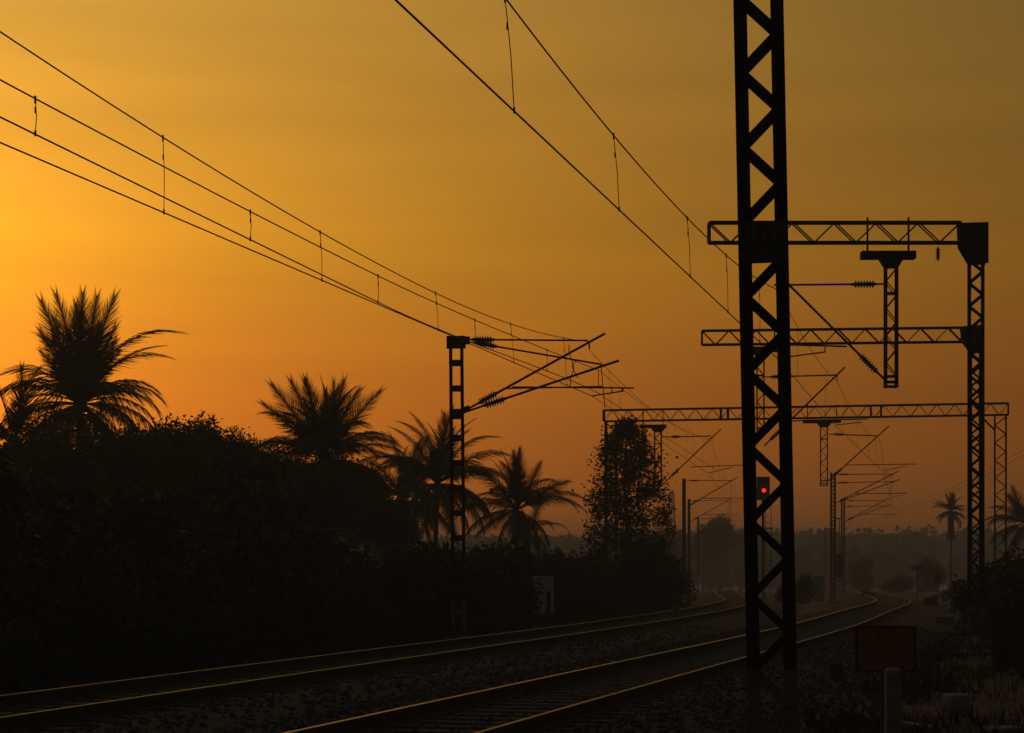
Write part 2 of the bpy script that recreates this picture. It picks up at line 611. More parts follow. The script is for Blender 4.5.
def grass_mesh(name, pts, hmin, hmax, blades):
    Q = []
    for (x, y, z) in pts:
        for _ in range(blades):
            a = random.uniform(0, 6.28)
            h = random.uniform(hmin, hmax)
            bx, by = x + random.uniform(-.09, .09), y + random.uniform(-.09, .09)
            lx, ly = random.uniform(-.5, .5) * h, random.uniform(-.5, .5) * h
            wx, wy = math.cos(a) * .009, math.sin(a) * .009
            Q.append([(bx - wx, by - wy, z), (bx + wx, by + wy, z), (bx + lx * .5 + wx * .7, by + ly * .5 + wy * .7, z + h * .6), (bx + lx, by + ly, z + h)])
    return quad_mesh(name, np.array(Q), m_grass)


gp = []
while len(gp) < 6500:
    d = 8 + 110 * random.random() ** 1.6
    off = 3.4 + random.expovariate(1 / 5.0)
    x = near_track(d) + off
    if math.sin(x * .9) * math.sin(d * .7 + x * .3) + random.uniform(-.8, .8) < 0:
        continue
    gp.append((x, d, gz(d) + .02 * min(max(off - 4, 0), 10) - .03))
tag(link('verge_grass', grass_mesh('verge_grass', gp, .06, .30, 7)), 'dry grass tufts covering the verge below the mast and notice board', 'grass', kind='stuff')
gp = []
while len(gp) < 4500:
    d = 20 + 90 * random.random() ** 1.4
    off = -3.2 - random.expovariate(1 / 2.5)
    gp.append((far_track(d) + off, d, gz(d) + .05 * min(max(-3.5 - off, 0), 8) - .03))
tag(link('thicket_grass', grass_mesh('thicket_grass', gp, .15, .55, 7)), 'tall grass along the foot of the black thicket beside the farther track', 'grass', kind='stuff')

# ------------------------------------------------------------------ masts, booms, brackets


def footing(t, w=.9, d=.8, h=.12):
    block('footing', t, (0, 0, h / 2 - .02), (w, d, h), m_concrete, bevel=.03)


def lattice_column(t, H, width, depth, flange, pitch, lw=.06, z0=0.0, batten=None, phase=.1, yaw=None):
    """two channels facing each other, laced front and back with flat bars (or joined with battens)"""
    if yaw is not None:
        t = part('column', t)
        t.rotation_euler = (0, 0, yaw)
    for s in (-1, 1):
        x = s * (width / 2 - flange / 2)
        bar('channel_leg', t, (x, 0, z0), (x, 0, z0 + H), flange, depth, m_steel, 'channel', normal=(0, s * -1.0, 0) if s > 0 else (0, 1, 0))
    xi = width / 2 - flange * .45
    if batten:
        for z in batten:
            for fy in (-1, 1):
                bar('batten_plate', t, (-width / 2 + .01, fy * (depth / 2 + .006), z), (width / 2 - .01, fy * (depth / 2 + .006), z), lw * 2.2, .010, m_steel)
        return
    z, s = z0 + phase, 1
    while z + pitch / 2 < z0 + H:
        for fy in (-1, 1):
            bar('lacing_bar', t, (-s * xi, fy * (depth / 2 + .006), z), (s * xi, fy * (depth / 2 + .006), z + pitch / 2), lw, .010, m_steel)
        z += pitch / 2
        s = -s


def truss(b_, u0, u1, w_bot, w_top, depth, pitch, chord=.075, lace=.04, first=1, ends=True):
    """lattice boom in the local u-w plane: four angle chords, front and back diagonals, end posts and cross ties"""
    for w in (w_bot, w_top):
        for v in (-depth / 2, depth / 2):
            bar('chord', b_, (u0, v, w), (u1, v, w), chord, chord, m_steel, 'angle')
    n = max(2, round(abs(u1 - u0) / (pitch / 2)))
    for i in range(n):
        a = u0 + (u1 - u0) * i / n
        c = u0 + (u1 - u0) * (i + 1) / n
        lo = (i + first) % 2
        for v in (-depth / 2, depth / 2):
            bar('diagonal', b_, (a, v, w_bot if lo else w_top), (c, v, w_top if lo else w_bot), lace, .014, m_steel)
        if i % 2 == 0:
            bar('cross_tie', b_, (a, -depth / 2, w_bot), (a, depth / 2, w_bot), lace, .02, m_steel)
            bar('cross_tie', b_, (a, -depth / 2, w_top), (a, depth / 2, w_top), lace, .02, m_steel)
    if ends:
        for u in (u0, u1):
            for v in (-depth / 2, depth / 2):
                bar('end_post', b_, (u, v, w_bot), (u, v, w_top), chord, chord, m_steel, 'angle')


def insulated(t, p, q, r, i0, iL, name='bracket_tube', iname='insulator', ir=.085):
    """a bracket member from root p to tip q with a ribbed stick insulator near its root"""
    p, q = Vector(p), Vector(q)
    d = (q - p).normalized()
    bar(name, t, p + d * (i0 + iL - .02), q, r * 2, r * 2, m_dark, 'tube')
    bar(iname, t, p + d * i0, p + d * (i0 + iL), ir * 2, ir * 2, m_insul, 'insulator')
    bar('insulator_fitting', t, p, p + d * (i0 + .03), r * 1.6, r * 1.6, m_dark, 'box')


def std_bracket(t, side, v, top=5.97, root=4.12, reach=3.4, droop=0.0, reg=True, r=.024, x0=.16):
    """a standard swivelling bracket in metres, heights measured above eye level"""
    E = CAMZ - t.location.z
    tip = (side * (reach + .38), v, top + .22 + E)
    k = (reach - x0) / (reach + .38 - x0)
    head = (side * (x0 + (reach + .38 - x0) * k), v, root + (top + .22 - root) * k + E)
    insulated(t, (side * x0, v, top - droop * .1 + E), head, r * .8, .25, .62, 'stay_tube')
    insulated(t, (side * x0, v, root + E), tip, r, .28, .62, 'bracket_tube')
    if reg:
        kk = .30
        rp = Vector((side * (x0 + (reach + .38 - x0) * kk), v, root + (top + .22 - root) * kk + E))
        rq = Vector((side * (reach + .95), v, rp.z + .02))
        bar('registration_tube', t, rp, rq, r * 1.6, r * 1.6, m_dark, 'tube')
        sa = rq - Vector((side * .2, 0, .0))
        bar('drop_clip', t, sa, sa - Vector((0, 0, .12)), .02, .02, m_dark)
        bar('steady_arm', t, sa - Vector((0, 0, .12)), Vector((side * (reach - .1), v, 4.50 + E)), .026, .026, m_dark, 'tube')
    bar('wire_clamp', t, Vector(head) + Vector((0, 0, .02)), Vector(head) - Vector((0, 0, .2)), .03, .03, m_dark)
    return Vector(head) - Vector((0, 0, .2))


# --- the thick mast close to the camera
base = P(774.5, YH + CAMZ * F / 16.7, 16.7)
near_mast = thing('lattice_mast', base, 'thick dark lattice mast close to the camera, with a number plate', 'mast', lean=R(-1.15), yaw=R(-7.6))
lattice_column(near_mast, 9.2, .415, .15, .110, .625, lw=.066, phase=-.185)
footing(near_mast, 1.0, .9)
a0, a1 = to_local(near_mast, 738.5, 222, -.10), to_local(near_mast, 788, 262, -.10)
plate = prism('number_plate', near_mast, [(a0.x + .015, a1.z), (a1.x - .01, a1.z), (a1.x - .01, a0.z), (a0.x + .015, a0.z)], -.100, -.090, m_dark)


def lettering(txt, parent, loc, size):
    c = bpy.data.curves.new('lettering', 'FONT')
    c.body = txt
    c.size = size
    c.align_x = 'CENTER'
    c.align_y = 'CENTER'
    c.extrude = .0015
    c.materials.append(m_yellow)
    tmp = bpy.data.objects.new('lettering_source', c)
    col.objects.link(tmp)
    me = bpy.data.meshes.new_from_object(tmp.evaluated_get(bpy.context.evaluated_depsgraph_get()))
    bpy.data.objects.remove(tmp)
    if not me.materials:
        me.materials.append(m_yellow)
    o = link('lettering', me, parent, loc)
    o.rotation_euler = (R(90), 0, 0)
    return o


cu, cw = (a0.x + a1.x) / 2, a0.z
lettering('312', plate, (cu, -.104, cw - .105), .17)
lettering('6', plate, (cu, -.104, cw - .245), .15)

# --- the two cantilever gantries on the camera side of the line
BEAM_TOP = 7.52 + CAMZ
BEAM_BOT = 6.98 + CAMZ


def gusset(t, pts, dep):
    for v in (-1, 1):
        prism('gusset_plate', t, pts, v * dep / 2 - .006, v * dep / 2 + .006, m_steel)


def drop_arm(t, u, w_top, w_bot, w_beam, plate_l, plate_r, width=.27):
    da = part('drop_arm', t)
    bar('hanger_beam', da, (plate_l, 0, w_top + .08), (plate_r, 0, w_top + .08), .16, .30, m_steel)
    gusset_ = [(u - width * .95, w_top), (u + width * .95, w_top), (u + width / 2, w_top - .20), (u - width / 2, w_top - .20)]
    prism('hanger_gusset', da, gusset_, -.09, .09, m_steel)
    for k in (.12, .88):
        uu = plate_l + (plate_r - plate_l) * k
        bar('hanger_bolt', da, (uu, 0, w_top + .1), (uu, 0, w_beam + .1), .045, .045, m_dark, 'tube')
    for s in (-1, 1):
        for v in (-.10, .10):
            bar('leg_angle', da, (u + s * (width / 2 - .02), v, w_bot), (u + s * (width / 2 - .02), v, w_top - .1), .042, .042, m_steel, 'angle')
    n = max(4, round((w_top - w_bot) / .34))
    for i in range(n):
        a = w_bot + .25 + (w_top - .2 - w_bot - .25) * i / n
        c = w_bot + .25 + (w_top - .2 - w_bot - .25) * (i + 1) / n
        s = 1 if i % 2 else -1
        for v in (-.10, .10):
            bar('diagonal', da, (u - s * width * .42, v, a), (u + s * width * .42, v, c), .022, .010, m_steel)
    for w in (w_bot + .03, w_bot + .13, w_bot + .25, w_top - .75):
        for v in (-.127, .127):
            bar('batten', da, (u - width / 2, v, w), (u + width / 2, v, w), .04, .014, m_steel)
    return da


D1 = F / 46.0
ttc1 = thing('cantilever_gantry', (P(976, 0, D1).x, D1, 0), 'dark lattice mast with a boom reaching left, the larger of the two, insulators below', 'gantry', 'cantilever gantries')
L1 = lambda x, y, v=0: to_local(ttc1, x, y, v)
footing(ttc1)
lattice_column(ttc1, BEAM_TOP - .5, .365, .26, .08, .50, lw=.045, yaw=R(-13.5))
bm = part('boom', ttc1)
ul, ur = L1(709, 222).x, L1(960, 222).x
truss(bm, ul, ur, L1(709, 243).z, L1(709, 223).z, .20, .89, chord=.058, lace=.030, first=0)
gusset(ttc1, [(p.x, p.z) for p in (L1(958, 224), L1(987, 223), L1(987, 264), L1(969, 264), L1(959, 247))], .28)
pd = [L1(861, 256), L1(915, 256), L1(891, 388), L1(891, 262)]
drop_arm(ttc1, pd[2].x, L1(890, 259).z, pd[2].z, L1(890, 222).z, pd[0].x, pd[1].x, .28)
insulated(ttc1, L1(885, 284), L1(774, 285), .022, .17, .58, 'stay_tube')
insulated(ttc1, L1(885, 380), L1(770, 266), .026, .20, .62, 'bracket_tube')
rp, rq = L1(847, 346.5), L1(757, 344)
bar('registration_tube', ttc1, rp, rq, .036, .036, m_dark, 'tube')
bar('drop_clip', ttc1, L1(825, 346), L1(825, 352), .025, .025, m_dark)
bar('steady_arm', ttc1, L1(825, 352), L1(779, 358), .03, .03, m_dark, 'tube')
bar('wire_clamp', ttc1, L1(779, 278), L1(779, 287), .03, .03, m_dark)
# small loose hook insulator under the boom
hk = L1(938, 247)
bar('hook_insulator', ttc1, hk, hk - Vector((0, 0, .30)), .11, .11, m_insul, 'insulator')
cat1 = ttc1.matrix_basis @ L1(779, 287)

D2 = F / 31.8
ttc2 = thing('cantilever_gantry', (P(975.5, 0, D2).x, D2, 0), 'dark lattice mast behind the larger gantry, carrying the lower of two left-reaching booms', 'gantry', 'cantilever gantries', yaw=R(-6))
L2 = lambda x, y, v=0: to_local(ttc2, x, y, v)
footing(ttc2)
lattice_column(ttc2, BEAM_TOP - .45, .36, .26, .08, .50, lw=.045, yaw=R(-7.5))
bm = part('boom', ttc2)
truss(bm, L2(702, 330).x, L2(962, 328).x, L2(702, 345).z, L2(702, 331).z, .20, .86, chord=.065, lace=.030, first=0)
gusset(ttc2, [(p.x, p.z) for p in (L2(960, 327), L2(982, 325), L2(984, 352), L2(971, 354), L2(962, 342))], .28)
drop_arm(ttc2, L2(760.5, 0).x, L2(760, 352).z, L2(760, 436).z, L2(760, 330).z, L2(742, 350).x, L2(779, 350).x, .26)
insulated(ttc2, L2(764, 377), L2(838, 375), .022, .2, .45, 'stay_tube')
insulated(ttc2, L2(764, 446), L2(845, 367), .026, .25, .5, 'bracket_tube')
bar('registration_tube', ttc2, L2(790, 421), L2(868, 419), .036, .036, m_dark, 'tube')
bar('steady_arm', ttc2, L2(862, 422), L2(836, 425), .03, .03, m_dark, 'tube')
bar('wire_clamp', ttc2, L2(837, 375), L2(837, 381), .03, .03, m_dark)
cat2 = ttc2.matrix_basis @ L2(837, 381)

# --- the portal spanning both tracks
Dp = 91.7
pr, pl = P(1006, 0, 91.7), P(606, 0, 95.8)
yaw_p = math.atan2(pl.y - pr.y, pl.x - pr.x) + math.pi
portal = thing('portal_gantry', (pr.x, pr.y, gz(91.7)), 'long lattice portal spanning both tracks on two slender lattice legs', 'gantry', yaw=yaw_p)
LP = lambda x, y, v=0: to_local(portal, x, y, v)
span = (pl.xy - pr.xy).length
bm = part('boom', portal)
wb, wt = BEAM_BOT + .01 + .06, BEAM_TOP + .06
truss(bm, -span - .1, .1, wb, wt, .35, .80, chord=.075, lace=.020, ends=True)
for x in (721, 728, 871, 881):
    u = LP(x, 410).x
    for v in (-.175, .175):
        bar('splice_post', bm, (u, v, wb), (u, v, wt), .08, .08, m_steel, 'angle')
for u0, s in ((0, -1), (-span, 1)):
    lg = part('leg', portal)
    for du in (0, s * .50):
        for v in (-.2, .2):
            bar('leg_angle', lg, (u0 + du, v, 0), (u0 + du, v, wb), .075, .075, m_steel, 'angle')
    z, q = .1, 1
    while z + .4 < wb:
        for v in (-.2, .2):
            bar('diagonal', lg, (u0 + (0 if q > 0 else s * .5), v, z), (u0 + (s * .5 if q > 0 else 0), v, z + .4), .035, .012, m_steel)
        z += .4
        q = -q
    for v in (-.23, .23):
        bar('knee_brace', lg, (u0 + s * .5, v, wb - .7), (u0 + s * 1.15, v, wb), .06, .014, m_steel)
    b_ = block('footing', portal, (u0 + s * .25, 0, .06), (1.1, .9, .16), m_concrete, bevel=.03)


def portal_arm(x, y0, y1, xl, xr):
    drop_arm(portal, LP(x, 0).x, LP(x, y0 + 4).z, LP(x, y1).z, LP(x, y0 - 12).z, LP(xl, 0).x, LP(xr, 0).x, .36)


portal_arm(658, 424, 487, 640, 666)
insulated(portal, LP(662, 437), LP(711, 436), .026, .4, .5, 'stay_tube')
insulated(portal, LP(663, 484), LP(721, 429), .028, .5, .55, 'bracket_tube')
bar('registration_tube', portal, LP(690, 467), LP(745, 465), .04, .04, m_dark, 'tube')
bar('steady_arm', portal, LP(733, 467), LP(709, 473), .035, .035, m_dark, 'tube')
portal_arm(824, 419, 486, 803, 841)
insulated(portal, LP(829, 434), LP(879, 436), .026, .2, .5, 'stay_tube')
insulated(portal, LP(828, 481), LP(889, 426), .028, .35, .55, 'bracket_tube')
bar('registration_tube', portal, LP(846, 465), LP(917, 464), .04, .04, m_dark, 'tube')
bar('steady_arm', portal, LP(906, 466), LP(883, 471), .035, .035, m_dark, 'tube')
catp_r = portal.matrix_basis @ LP(879, 439)
catp_l = portal.matrix_basis @ LP(711, 440)

# --- the ladder mast at the farther track, two brackets
DL = F / 38.0
lmast = thing('ladder_mast', (P(459, 0, DL).x, DL, 0), 'dark ladder-like mast beside the palms with two insulated brackets reaching right', 'mast', lean=R(-.55))
LL = lambda x, y, v=0: to_local(lmast, x, y, v)
footing(lmast)
hl = LL(457, 336).z
lattice_column(lmast, hl, .38, .18, .085, .5, batten=[LL(457, y).z for y in (342, 363, 388.5, 412, 416, 438, 463, 488, 513, 538, 563, 588, 612)], lw=.07)
prism('mast_cap', lmast, [(-.25, hl - .32), (.25, hl - .32), (.25, hl - .01), (-.25, hl - .01)], -.13, .13, m_steel)
for y in (340.5,):
    bar('bracket_fitting', lmast, LL(464, y), LL(470, y), .2, .12, m_steel)
bar('bracket_fitting', lmast, LL(462, 411), LL(470, 408), .16, .12, m_steel)
insulated(lmast, LL(468, 339.5), LL(588, 340.5), .024, .08, .62, 'stay_tube', ir=.11)
insulated(lmast, LL(470, 342, .35), LL(602, 364.5, .35), .024, .12, .62, 'stay_tube', ir=.11)
insulated(lmast, LL(466, 410), LL(605, 333.5), .032, .35, .62, 'bracket_tube', ir=.11)
insulated(lmast, LL(468, 411, .35), LL(619, 360.5, .35), .032, .42, .66, 'bracket_tube', ir=.11)
bar('registration_tube', lmast, LL(503, 388.5), LL(602, 386.5), .040, .040, m_dark, 'tube')
bar('registration_tube', lmast, LL(512, 387, .35), LL(634, 388, .35), .040, .040, m_dark, 'tube')
bar('steady_arm', lmast, LL(623, 391, .35), LL(592, 396, .35), .036, .036, m_dark, 'tube')
bar('drop_clip', lmast, LL(622.5, 387, .35), LL(622.5, 392, .35), .05, .04, m_dark)
bar('drop_clip', lmast, LL(612, 386, .35), LL(612, 393, .35), .025, .025, m_dark)
bar('dropper_strut', lmast, LL(589, 341), LL(589.5, 349), .04, .04, m_dark)
bar('dropper_strut', lmast, LL(601, 365, .35), LL(605, 408, .35), .022, .022, m_dark)
bar('dropper_strut', lmast, LL(598.5, 371, .35), LL(598.5, 387, .35), .018, .018, m_dark)
catA = lmast.matrix_basis @ LL(588.5, 349)
catB = lmast.matrix_basis @ LL(600, 371, .35)


def jumper(pix, D):
    return [P(x, y, D) for x, y in pix]


j = tube_path('jumper_wire', lmast, [lmast.matrix_basis.inverted() @ p for p in jumper([(569, 345), (569, 353), (572, 361), (574, 369), (571, 377), (570, 388)], DL)], .012, m_wire)
j = tube_path('jumper_wire', lmast, [lmast.matrix_basis.inverted() @ p for p in jumper([(576, 361), (572, 366), (574, 371), (578, 378)], DL)], .012, m_wire)

# --- far masts along both tracks
far_specs = [  # x, D, side, lattice, two brackets, label
    (833, 129, 1, True, True, 'lattice mast between the tracks, just left of the curve, counterweights at its side'),
    (843, 180, 1, True, True, 'slender lattice mast just behind the counterweight mast near the curve'),
    (825, 310, 1, False, False, 'thin hazy pole just left of the lattice masts near the curve'),
    (810, 403, 1, False, False, 'faint hazy pole, second left of the lattice masts near the curve'),
    (684, 138, 1, False, False, 'dark steel pole just right of the leafy conical tree, tallest of its row'),
    (689, 180, 1, False, False, 'dark steel pole touching the tallest pole of the row right of the leafy tree'),
    (698, 247, 1, False, False, 'grey hazy pole, third from the leafy tree in the row'),
    (703.6, 310, 1, False, False, 'grey hazy pole, fourth from the leafy tree in the row'),
    (708, 380, 1, False, False, 'faint hazy pole, last and smallest of the row by the leafy tree'),
]
far_masts = []
for x, D, side, lat, two, lab in far_specs:
    g = gz(D)
    m_ = thing('overhead_line_mast', (P(x, 0, D).x, D, g), lab, 'mast', 'distant overhead line masts')
    H = 6.1 + CAMZ - g
    if lat:
        lattice_column(m_, H, .34, .28, .09, .5, lw=.05)
    else:
        bar('pole', m_, (0, 0, 0), (0, 0, H), .24, .2, m_steel, 'channel')
        bar('pole', m_, (.02, 0, 0), (.02, 0, H - .01), .03, .16, m_steel)
    footing(m_)
    reach = {833: 3.85, 843: 3.8, 684: 3.3, 689: 3.5}.get(x, 3.4)
    hd = std_bracket(m_, side, 0, reach=reach, r=.03 if D < 200 else .036)
    if two:
        std_bracket(m_, side, .4, top=5.45, reach=reach + .15, r=.03, reg=False)
    if x == 833:
        cw_ = part('counterweight', m_)
        for i in range(9):
            bar('weight_disc', cw_, (.42, 0, 1.6 + i * .17), (.42, 0, 1.6 + i * .17 + .15), .42, .42, m_dark, 'tube')
        bar('guide_rod', cw_, (.42, 0, .5), (.42, 0, 5.4), .05, .05, m_dark, 'tube')
        bar('pulley_arm', cw_, (.1, 0, 5.4), (.5, 0, 5.4), .08, .08, m_dark)
    far_masts.append((x, m_, m_.matrix_basis @ hd))
fm = {x: h for x, _, h in far_masts}

# ------------------------------------------------------------------ overhead wires
CONT = 4.5 + CAMZ


def wire_line(label, cats, conts, sags, r, dsp=6.0, dr=.006, group='overhead lines'):
    """messenger through the points cats (one per support), contact wire through conts, droppers between; sags per span"""
    T = thing('overhead_line', (cats[0].x, cats[0].y, 0), label, 'overhead wire', group)
    o_ = Vector((cats[0].x, cats[0].y, 0))
    mp_, cp_, dps = [], [], []
    for i in range(len(cats) - 1):
        a, b2 = cats[i], cats[i + 1]
        c, d = conts[i], conts[i + 1]
        n = 24
        for k in range(n + (1 if i == len(cats) - 2 else 0)):
            t_ = k / n
            q = a.lerp(b2, t_)
            q.z -= sags[i] * 4 * t_ * (1 - t_)
            mp_.append(q - o_)
            cp_.append(c.lerp(d, t_) - o_)
        L = (b2.xy - a.xy).length
        nd = max(1, round(L / dsp))
        for k in range(nd):
            t_ = (k + .5) / nd
            q = a.lerp(b2, t_)
            q.z -= sags[i] * 4 * t_ * (1 - t_)
            dps.append((q - o_, c.lerp(d, t_) - o_))
    tube_path('messenger_wire', T, mp_, r, m_wire)
    tube_path('contact_wire', T, cp_, r * 1.1, m_wire)
    for p, q in dps:
        dr_ = tube_path('dropper', T, [p, p.lerp(q, .3) + Vector((.006, 0, 0)), p.lerp(q, .7) - Vector((.004, 0, 0)), q], dr, m_wire, n=4)
    return T


def wire_pair(label, cpix, mpix, drops, r, dr, group='overhead lines', extra_c=(), extra_m=(), htC=None):
    """a near span from sampled points: lists of world points for both wires, droppers as pairs"""
    T = thing('overhead_line', (cpix[0].x, cpix[0].y, 0), label, 'overhead wire', group)
    o_ = Vector((cpix[0].x, cpix[0].y, 0))
    tube_path('contact_wire', T, [p - o_ for p in cpix], r, m_wire)
    tube_path('messenger_wire', T, [p - o_ for p in mpix], r * .95, m_wire)
    for p, q in drops:
        p, q = p - o_, q - o_
        mid = p.lerp(q, .22)
        tube_path('dropper', T, [p, p.lerp(q, .5) + Vector((.012, 0, 0)), q], dr, m_wire, n=4)
        bar('dropper_clip', T, p + Vector((0, 0, .03)), p - Vector((0, 0, .05)), .020, .020, m_dark)
        bar('dropper_clip', T, q + Vector((0, 0, .04)), q - Vector((0, 0, .02)), .020, .020, m_dark)
        bar('dropper_link', T, mid, mid - Vector((0, 0, .07)), .014, .014, m_dark)
    return T


def line3(x0, d0, x1, d1, z):
    return lambda d: Vector((x0 + (x1 - x0) * (d - d0) / (d1 - d0), d, z(d) if callable(z) else z))


# nearer track, first span
c1 = line3(P(513, 0, 19.7).x, 19.7, P(779, 0, D1).x, D1, CONT)
m1 = line3(P(505, 0, 19.75).x, 19.75, P(779, 0, D1).x, D1, lambda d: CAMZ + 5.40 + .0026 * (d - 29) ** 2 + .012 * max(0, d - 38))
drop_d = [7.8, 13.8, 19.75, 25.2, 31.0, 35.3, 40.0]
dd = list(np.linspace(2, D1, 40))
wire_pair('two overhead wires with droppers falling from top centre behind the thick mast', [c1(d) for d in dd], [m1(d) for d in dd],
          [(m1(d), c1(d)) for d in drop_d], .0100, .0050)
cont1 = [c1(D1), ttc2.matrix_basis @ L2(836, 426), portal.matrix_basis @ LP(883, 472)]
E1 = m1(D1)
g1 = lambda d, p: Vector((p.x, p.y, CONT + gz(d)))
cats = [E1, cat2, catp_r, fm[833], fm[843], fm[825], fm[810]]
conts = cont1 + [g1(129, fm[833]), g1(180, fm[843]), g1(310, fm[825]), g1(403, fm[810])]
conts = [Vector((p.x, p.y, p.z)) for p in conts]
wire_line('overhead wires running on from the larger gantry along the nearer track', cats, conts, [.25, .4, .5, .7, 1.0, .9], .007, 8.5, .004)

# farther track: two wire pairs overlap at the ladder mast
zA = lambda d: CAMZ + 5.2 + .0019 * (d - 37) ** 2 + .0011 * max(0, d - 37) ** 2
cA = line3(P(0, 0, 21.2).x, 21.2, P(592, 0, DL).x, DL, CONT)
mA = line3(P(0, 0, 21.2).x, 21.2, catA.x, DL, zA)
dd = list(np.linspace(6, DL, 40))
wire_pair('outer pair of overhead wires with long droppers at upper left, ending at the ladder mast', [cA(d) for d in dd], [mA(d) for d in dd],
          [(mA(d), cA(d)) for d in (13.0, 19.0, 25.4, 31.4, 38.0, 44.0, 49.5)], .0095, .0050)
zB = lambda d: CAMZ + 4.87 + .00055 * (d - 22) ** 2
xB0 = P(0, 0, 20).x
cB = line3(xB0, 20, P(378, 0, 34).x, 34, lambda d: CONT + .0)
mB = line3(xB0, 20, P(378, 0, 34).x, 34, zB)
cB_end = lmast.matrix_basis @ LL(600, 394, .35)
dd1 = list(np.linspace(6, 34, 26))


def blend(f, end, d):
    if d <= 34:
        return f(d)
    t_ = (d - 34) / (DL + .35 - 34)
    a = f(d)
    e = f(DL + .35)
    s = t_ * t_ * (3 - 2 * t_)
    return a + (end - e) * s


ddB = list(np.linspace(6, DL + .35, 50))
fcB = lambda d: blend(cB, cB_end, d)
fmB = lambda d: blend(mB, catB, d)
wire_pair('inner pair of overhead wires with short droppers at upper left, ending at the ladder mast', [fcB(d) for d in ddB], [fmB(d) for d in ddB],
          [(fmB(d), fcB(d)) for d in (14, 20.8, 27.5, 34.0, 40.5, 46.5)], .0095, .0050)
g2 = lambda d, p: Vector((p.x, p.y, CONT + gz(d)))
cats = [catA, catp_l, fm[684], fm[689], fm[698], fm[703.6], fm[708]]
conts = [cA(DL), portal.matrix_basis @ LP(709, 474), g2(138, fm[684]), g2(180, fm[689]), g2(247, fm[698]), g2(310, fm[703.6]), g2(380, fm[708])]
wire_line('overhead wires running on from the ladder mast through the portal to the hazy poles', cats, conts, [.5, .6, .6, .8, .8, .8], .007, 8.5, .004)
cats = [catB, catp_l + Vector((.25, .3, .05))]
conts = [lmast.matrix_basis @ LL(602, 396, .35), portal.matrix_basis @ LP(716, 470, .3)]
wire_line('second faint pair of wires between the ladder mast and the portal', cats, conts, [.35], .007, 8.5, .004)

fw_a, fw_b = fm[843] + Vector((1.0, 0, -.6)), P(1075, 418, 110)
for k, lab in ((0, 'upper of two faint wires running from the curve to the right edge'), (1, 'lower of two faint wires running from the curve to the right edge')):
    T = thing('feeder_wire', (fw_a.x, fw_a.y, 0), lab, 'overhead wire', 'faint feeder wires')
    o_ = Vector((fw_a.x, fw_a.y, k * .35))
    tube_path('wire', T, [fw_a.lerp(fw_b, q / 16) - Vector((0, 0, .5 * 4 * (q / 16) * (1 - q / 16))) - o_ for q in range(17)], .010, m_wire)

# ------------------------------------------------------------------ foliage


def leaf_quads(C, size, up_bias=.25, aspect=.5):
    """one folded-free leaf quad per centre, random orientation"""
    n = len(C)
    a = rng.normal(size=(n, 3))
    a[:, 2] *= .7
    a /= np.linalg.norm(a, axis=1)[:, None] + 1e-9
    b_ = rng.normal(size=(n, 3)) + np.array([0, 0, up_bias])
    b_ -= a * (a * b_).sum(1)[:, None]
    b_ /= np.linalg.norm(b_, axis=1)[:, None] + 1e-9
    s = size * rng.uniform(.5, 1.6, size=(n, 1))
    L, W = a * s * .5, b_ * s * .5 * aspect
    return np.stack([C - L, C - L * .1 + W, C + L, C - L * .1 - W], axis=1)


def crown_points(rx, rz, n, lobes, lobe_r, jit=.12, seed=0, reach=1.1, kmax=.85):
    """centres of leaves gathered in sprays on the outside of irregular lobes"""
    g = np.random.default_rng(seed)
    cs = []
    for i in range(lobes):
        u = g.normal(size=3)
        u /= np.linalg.norm(u)
        k = g.uniform(.2, kmax)
        cs.append((u[0] * rx * k, u[1] * rx * k, u[2] * rz * k, g.uniform(.6, 1.15) * lobe_r))
    cs = np.array(cs)
    w = cs[:, 3] ** 2
    w /= w.sum()
    sprays = max(40, n // 9)
    idx = g.choice(len(cs), size=sprays, p=w)
    u = g.normal(size=(sprays, 3))
    u /= np.linalg.norm(u, axis=1)[:, None]
    r = cs[idx, 3] * g.uniform(.5, reach, size=sprays)
    sc_ = cs[idx, :3] + u * r[:, None]
    k = g.integers(0, sprays, size=n)
    pts = sc_[k] + g.normal(size=(n, 3)) * lobe_r * jit
    return pts


def limbs(top, rx, rz, n, r0, seed, z0=0):
    """trunk and limbs as one mesh (verts, faces)"""
    g = random.Random(seed)
    paths = [([Vector((0, 0, z0)), Vector((g.uniform(-.1, .1), g.uniform(-.1, .1), top * .35)), Vector((g.uniform(-.2, .2), g.uniform(-.2, .2), top * .7)), Vector((0, 0, top))], [r0, r0 * .8, r0 * .55, r0 * .25])]
    for i in range(n):
        t_ = g.uniform(.3, .85)
        s = Vector((0, 0, top * t_))
        a = g.uniform(0, 6.28)
        e = Vector((math.cos(a) * rx * g.uniform(.5, .9), math.sin(a) * rx * g.uniform(.5, .9), top * t_ + rz * g.uniform(.1, .8)))
        m_ = s.lerp(e, .5) + Vector((0, 0, g.uniform(-.1, .25) * rz * .4))
        paths.append(([s, m_, e], [r0 * .45, r0 * .25, r0 * .08]))
    V, Fc = [], []
    for pts, rs in paths:
        k = len(V)
        nn = 6
        for i, p in enumerate(pts):
            d = (pts[min(i + 1, len(pts) - 1)] - pts[max(i - 1, 0)]).normalized()
            a = Vector((0, 1, 0)) if abs(d.z) > .7 else Vector((0, 0, 1))
            x = d.cross(a).normalized(); y = x.cross(d)
            V += [p + (x * math.cos(2 * math.pi * q / nn) + y * math.sin(2 * math.pi * q / nn)) * rs[i] for q in range(nn)]
        for i in range(len(pts) - 1):
            Fc += [(k + i * nn + q, k + i * nn + (q + 1) % nn, k + (i + 1) * nn + (q + 1) % nn, k + (i + 1) * nn + q) for q in range(nn)]
    return V, Fc


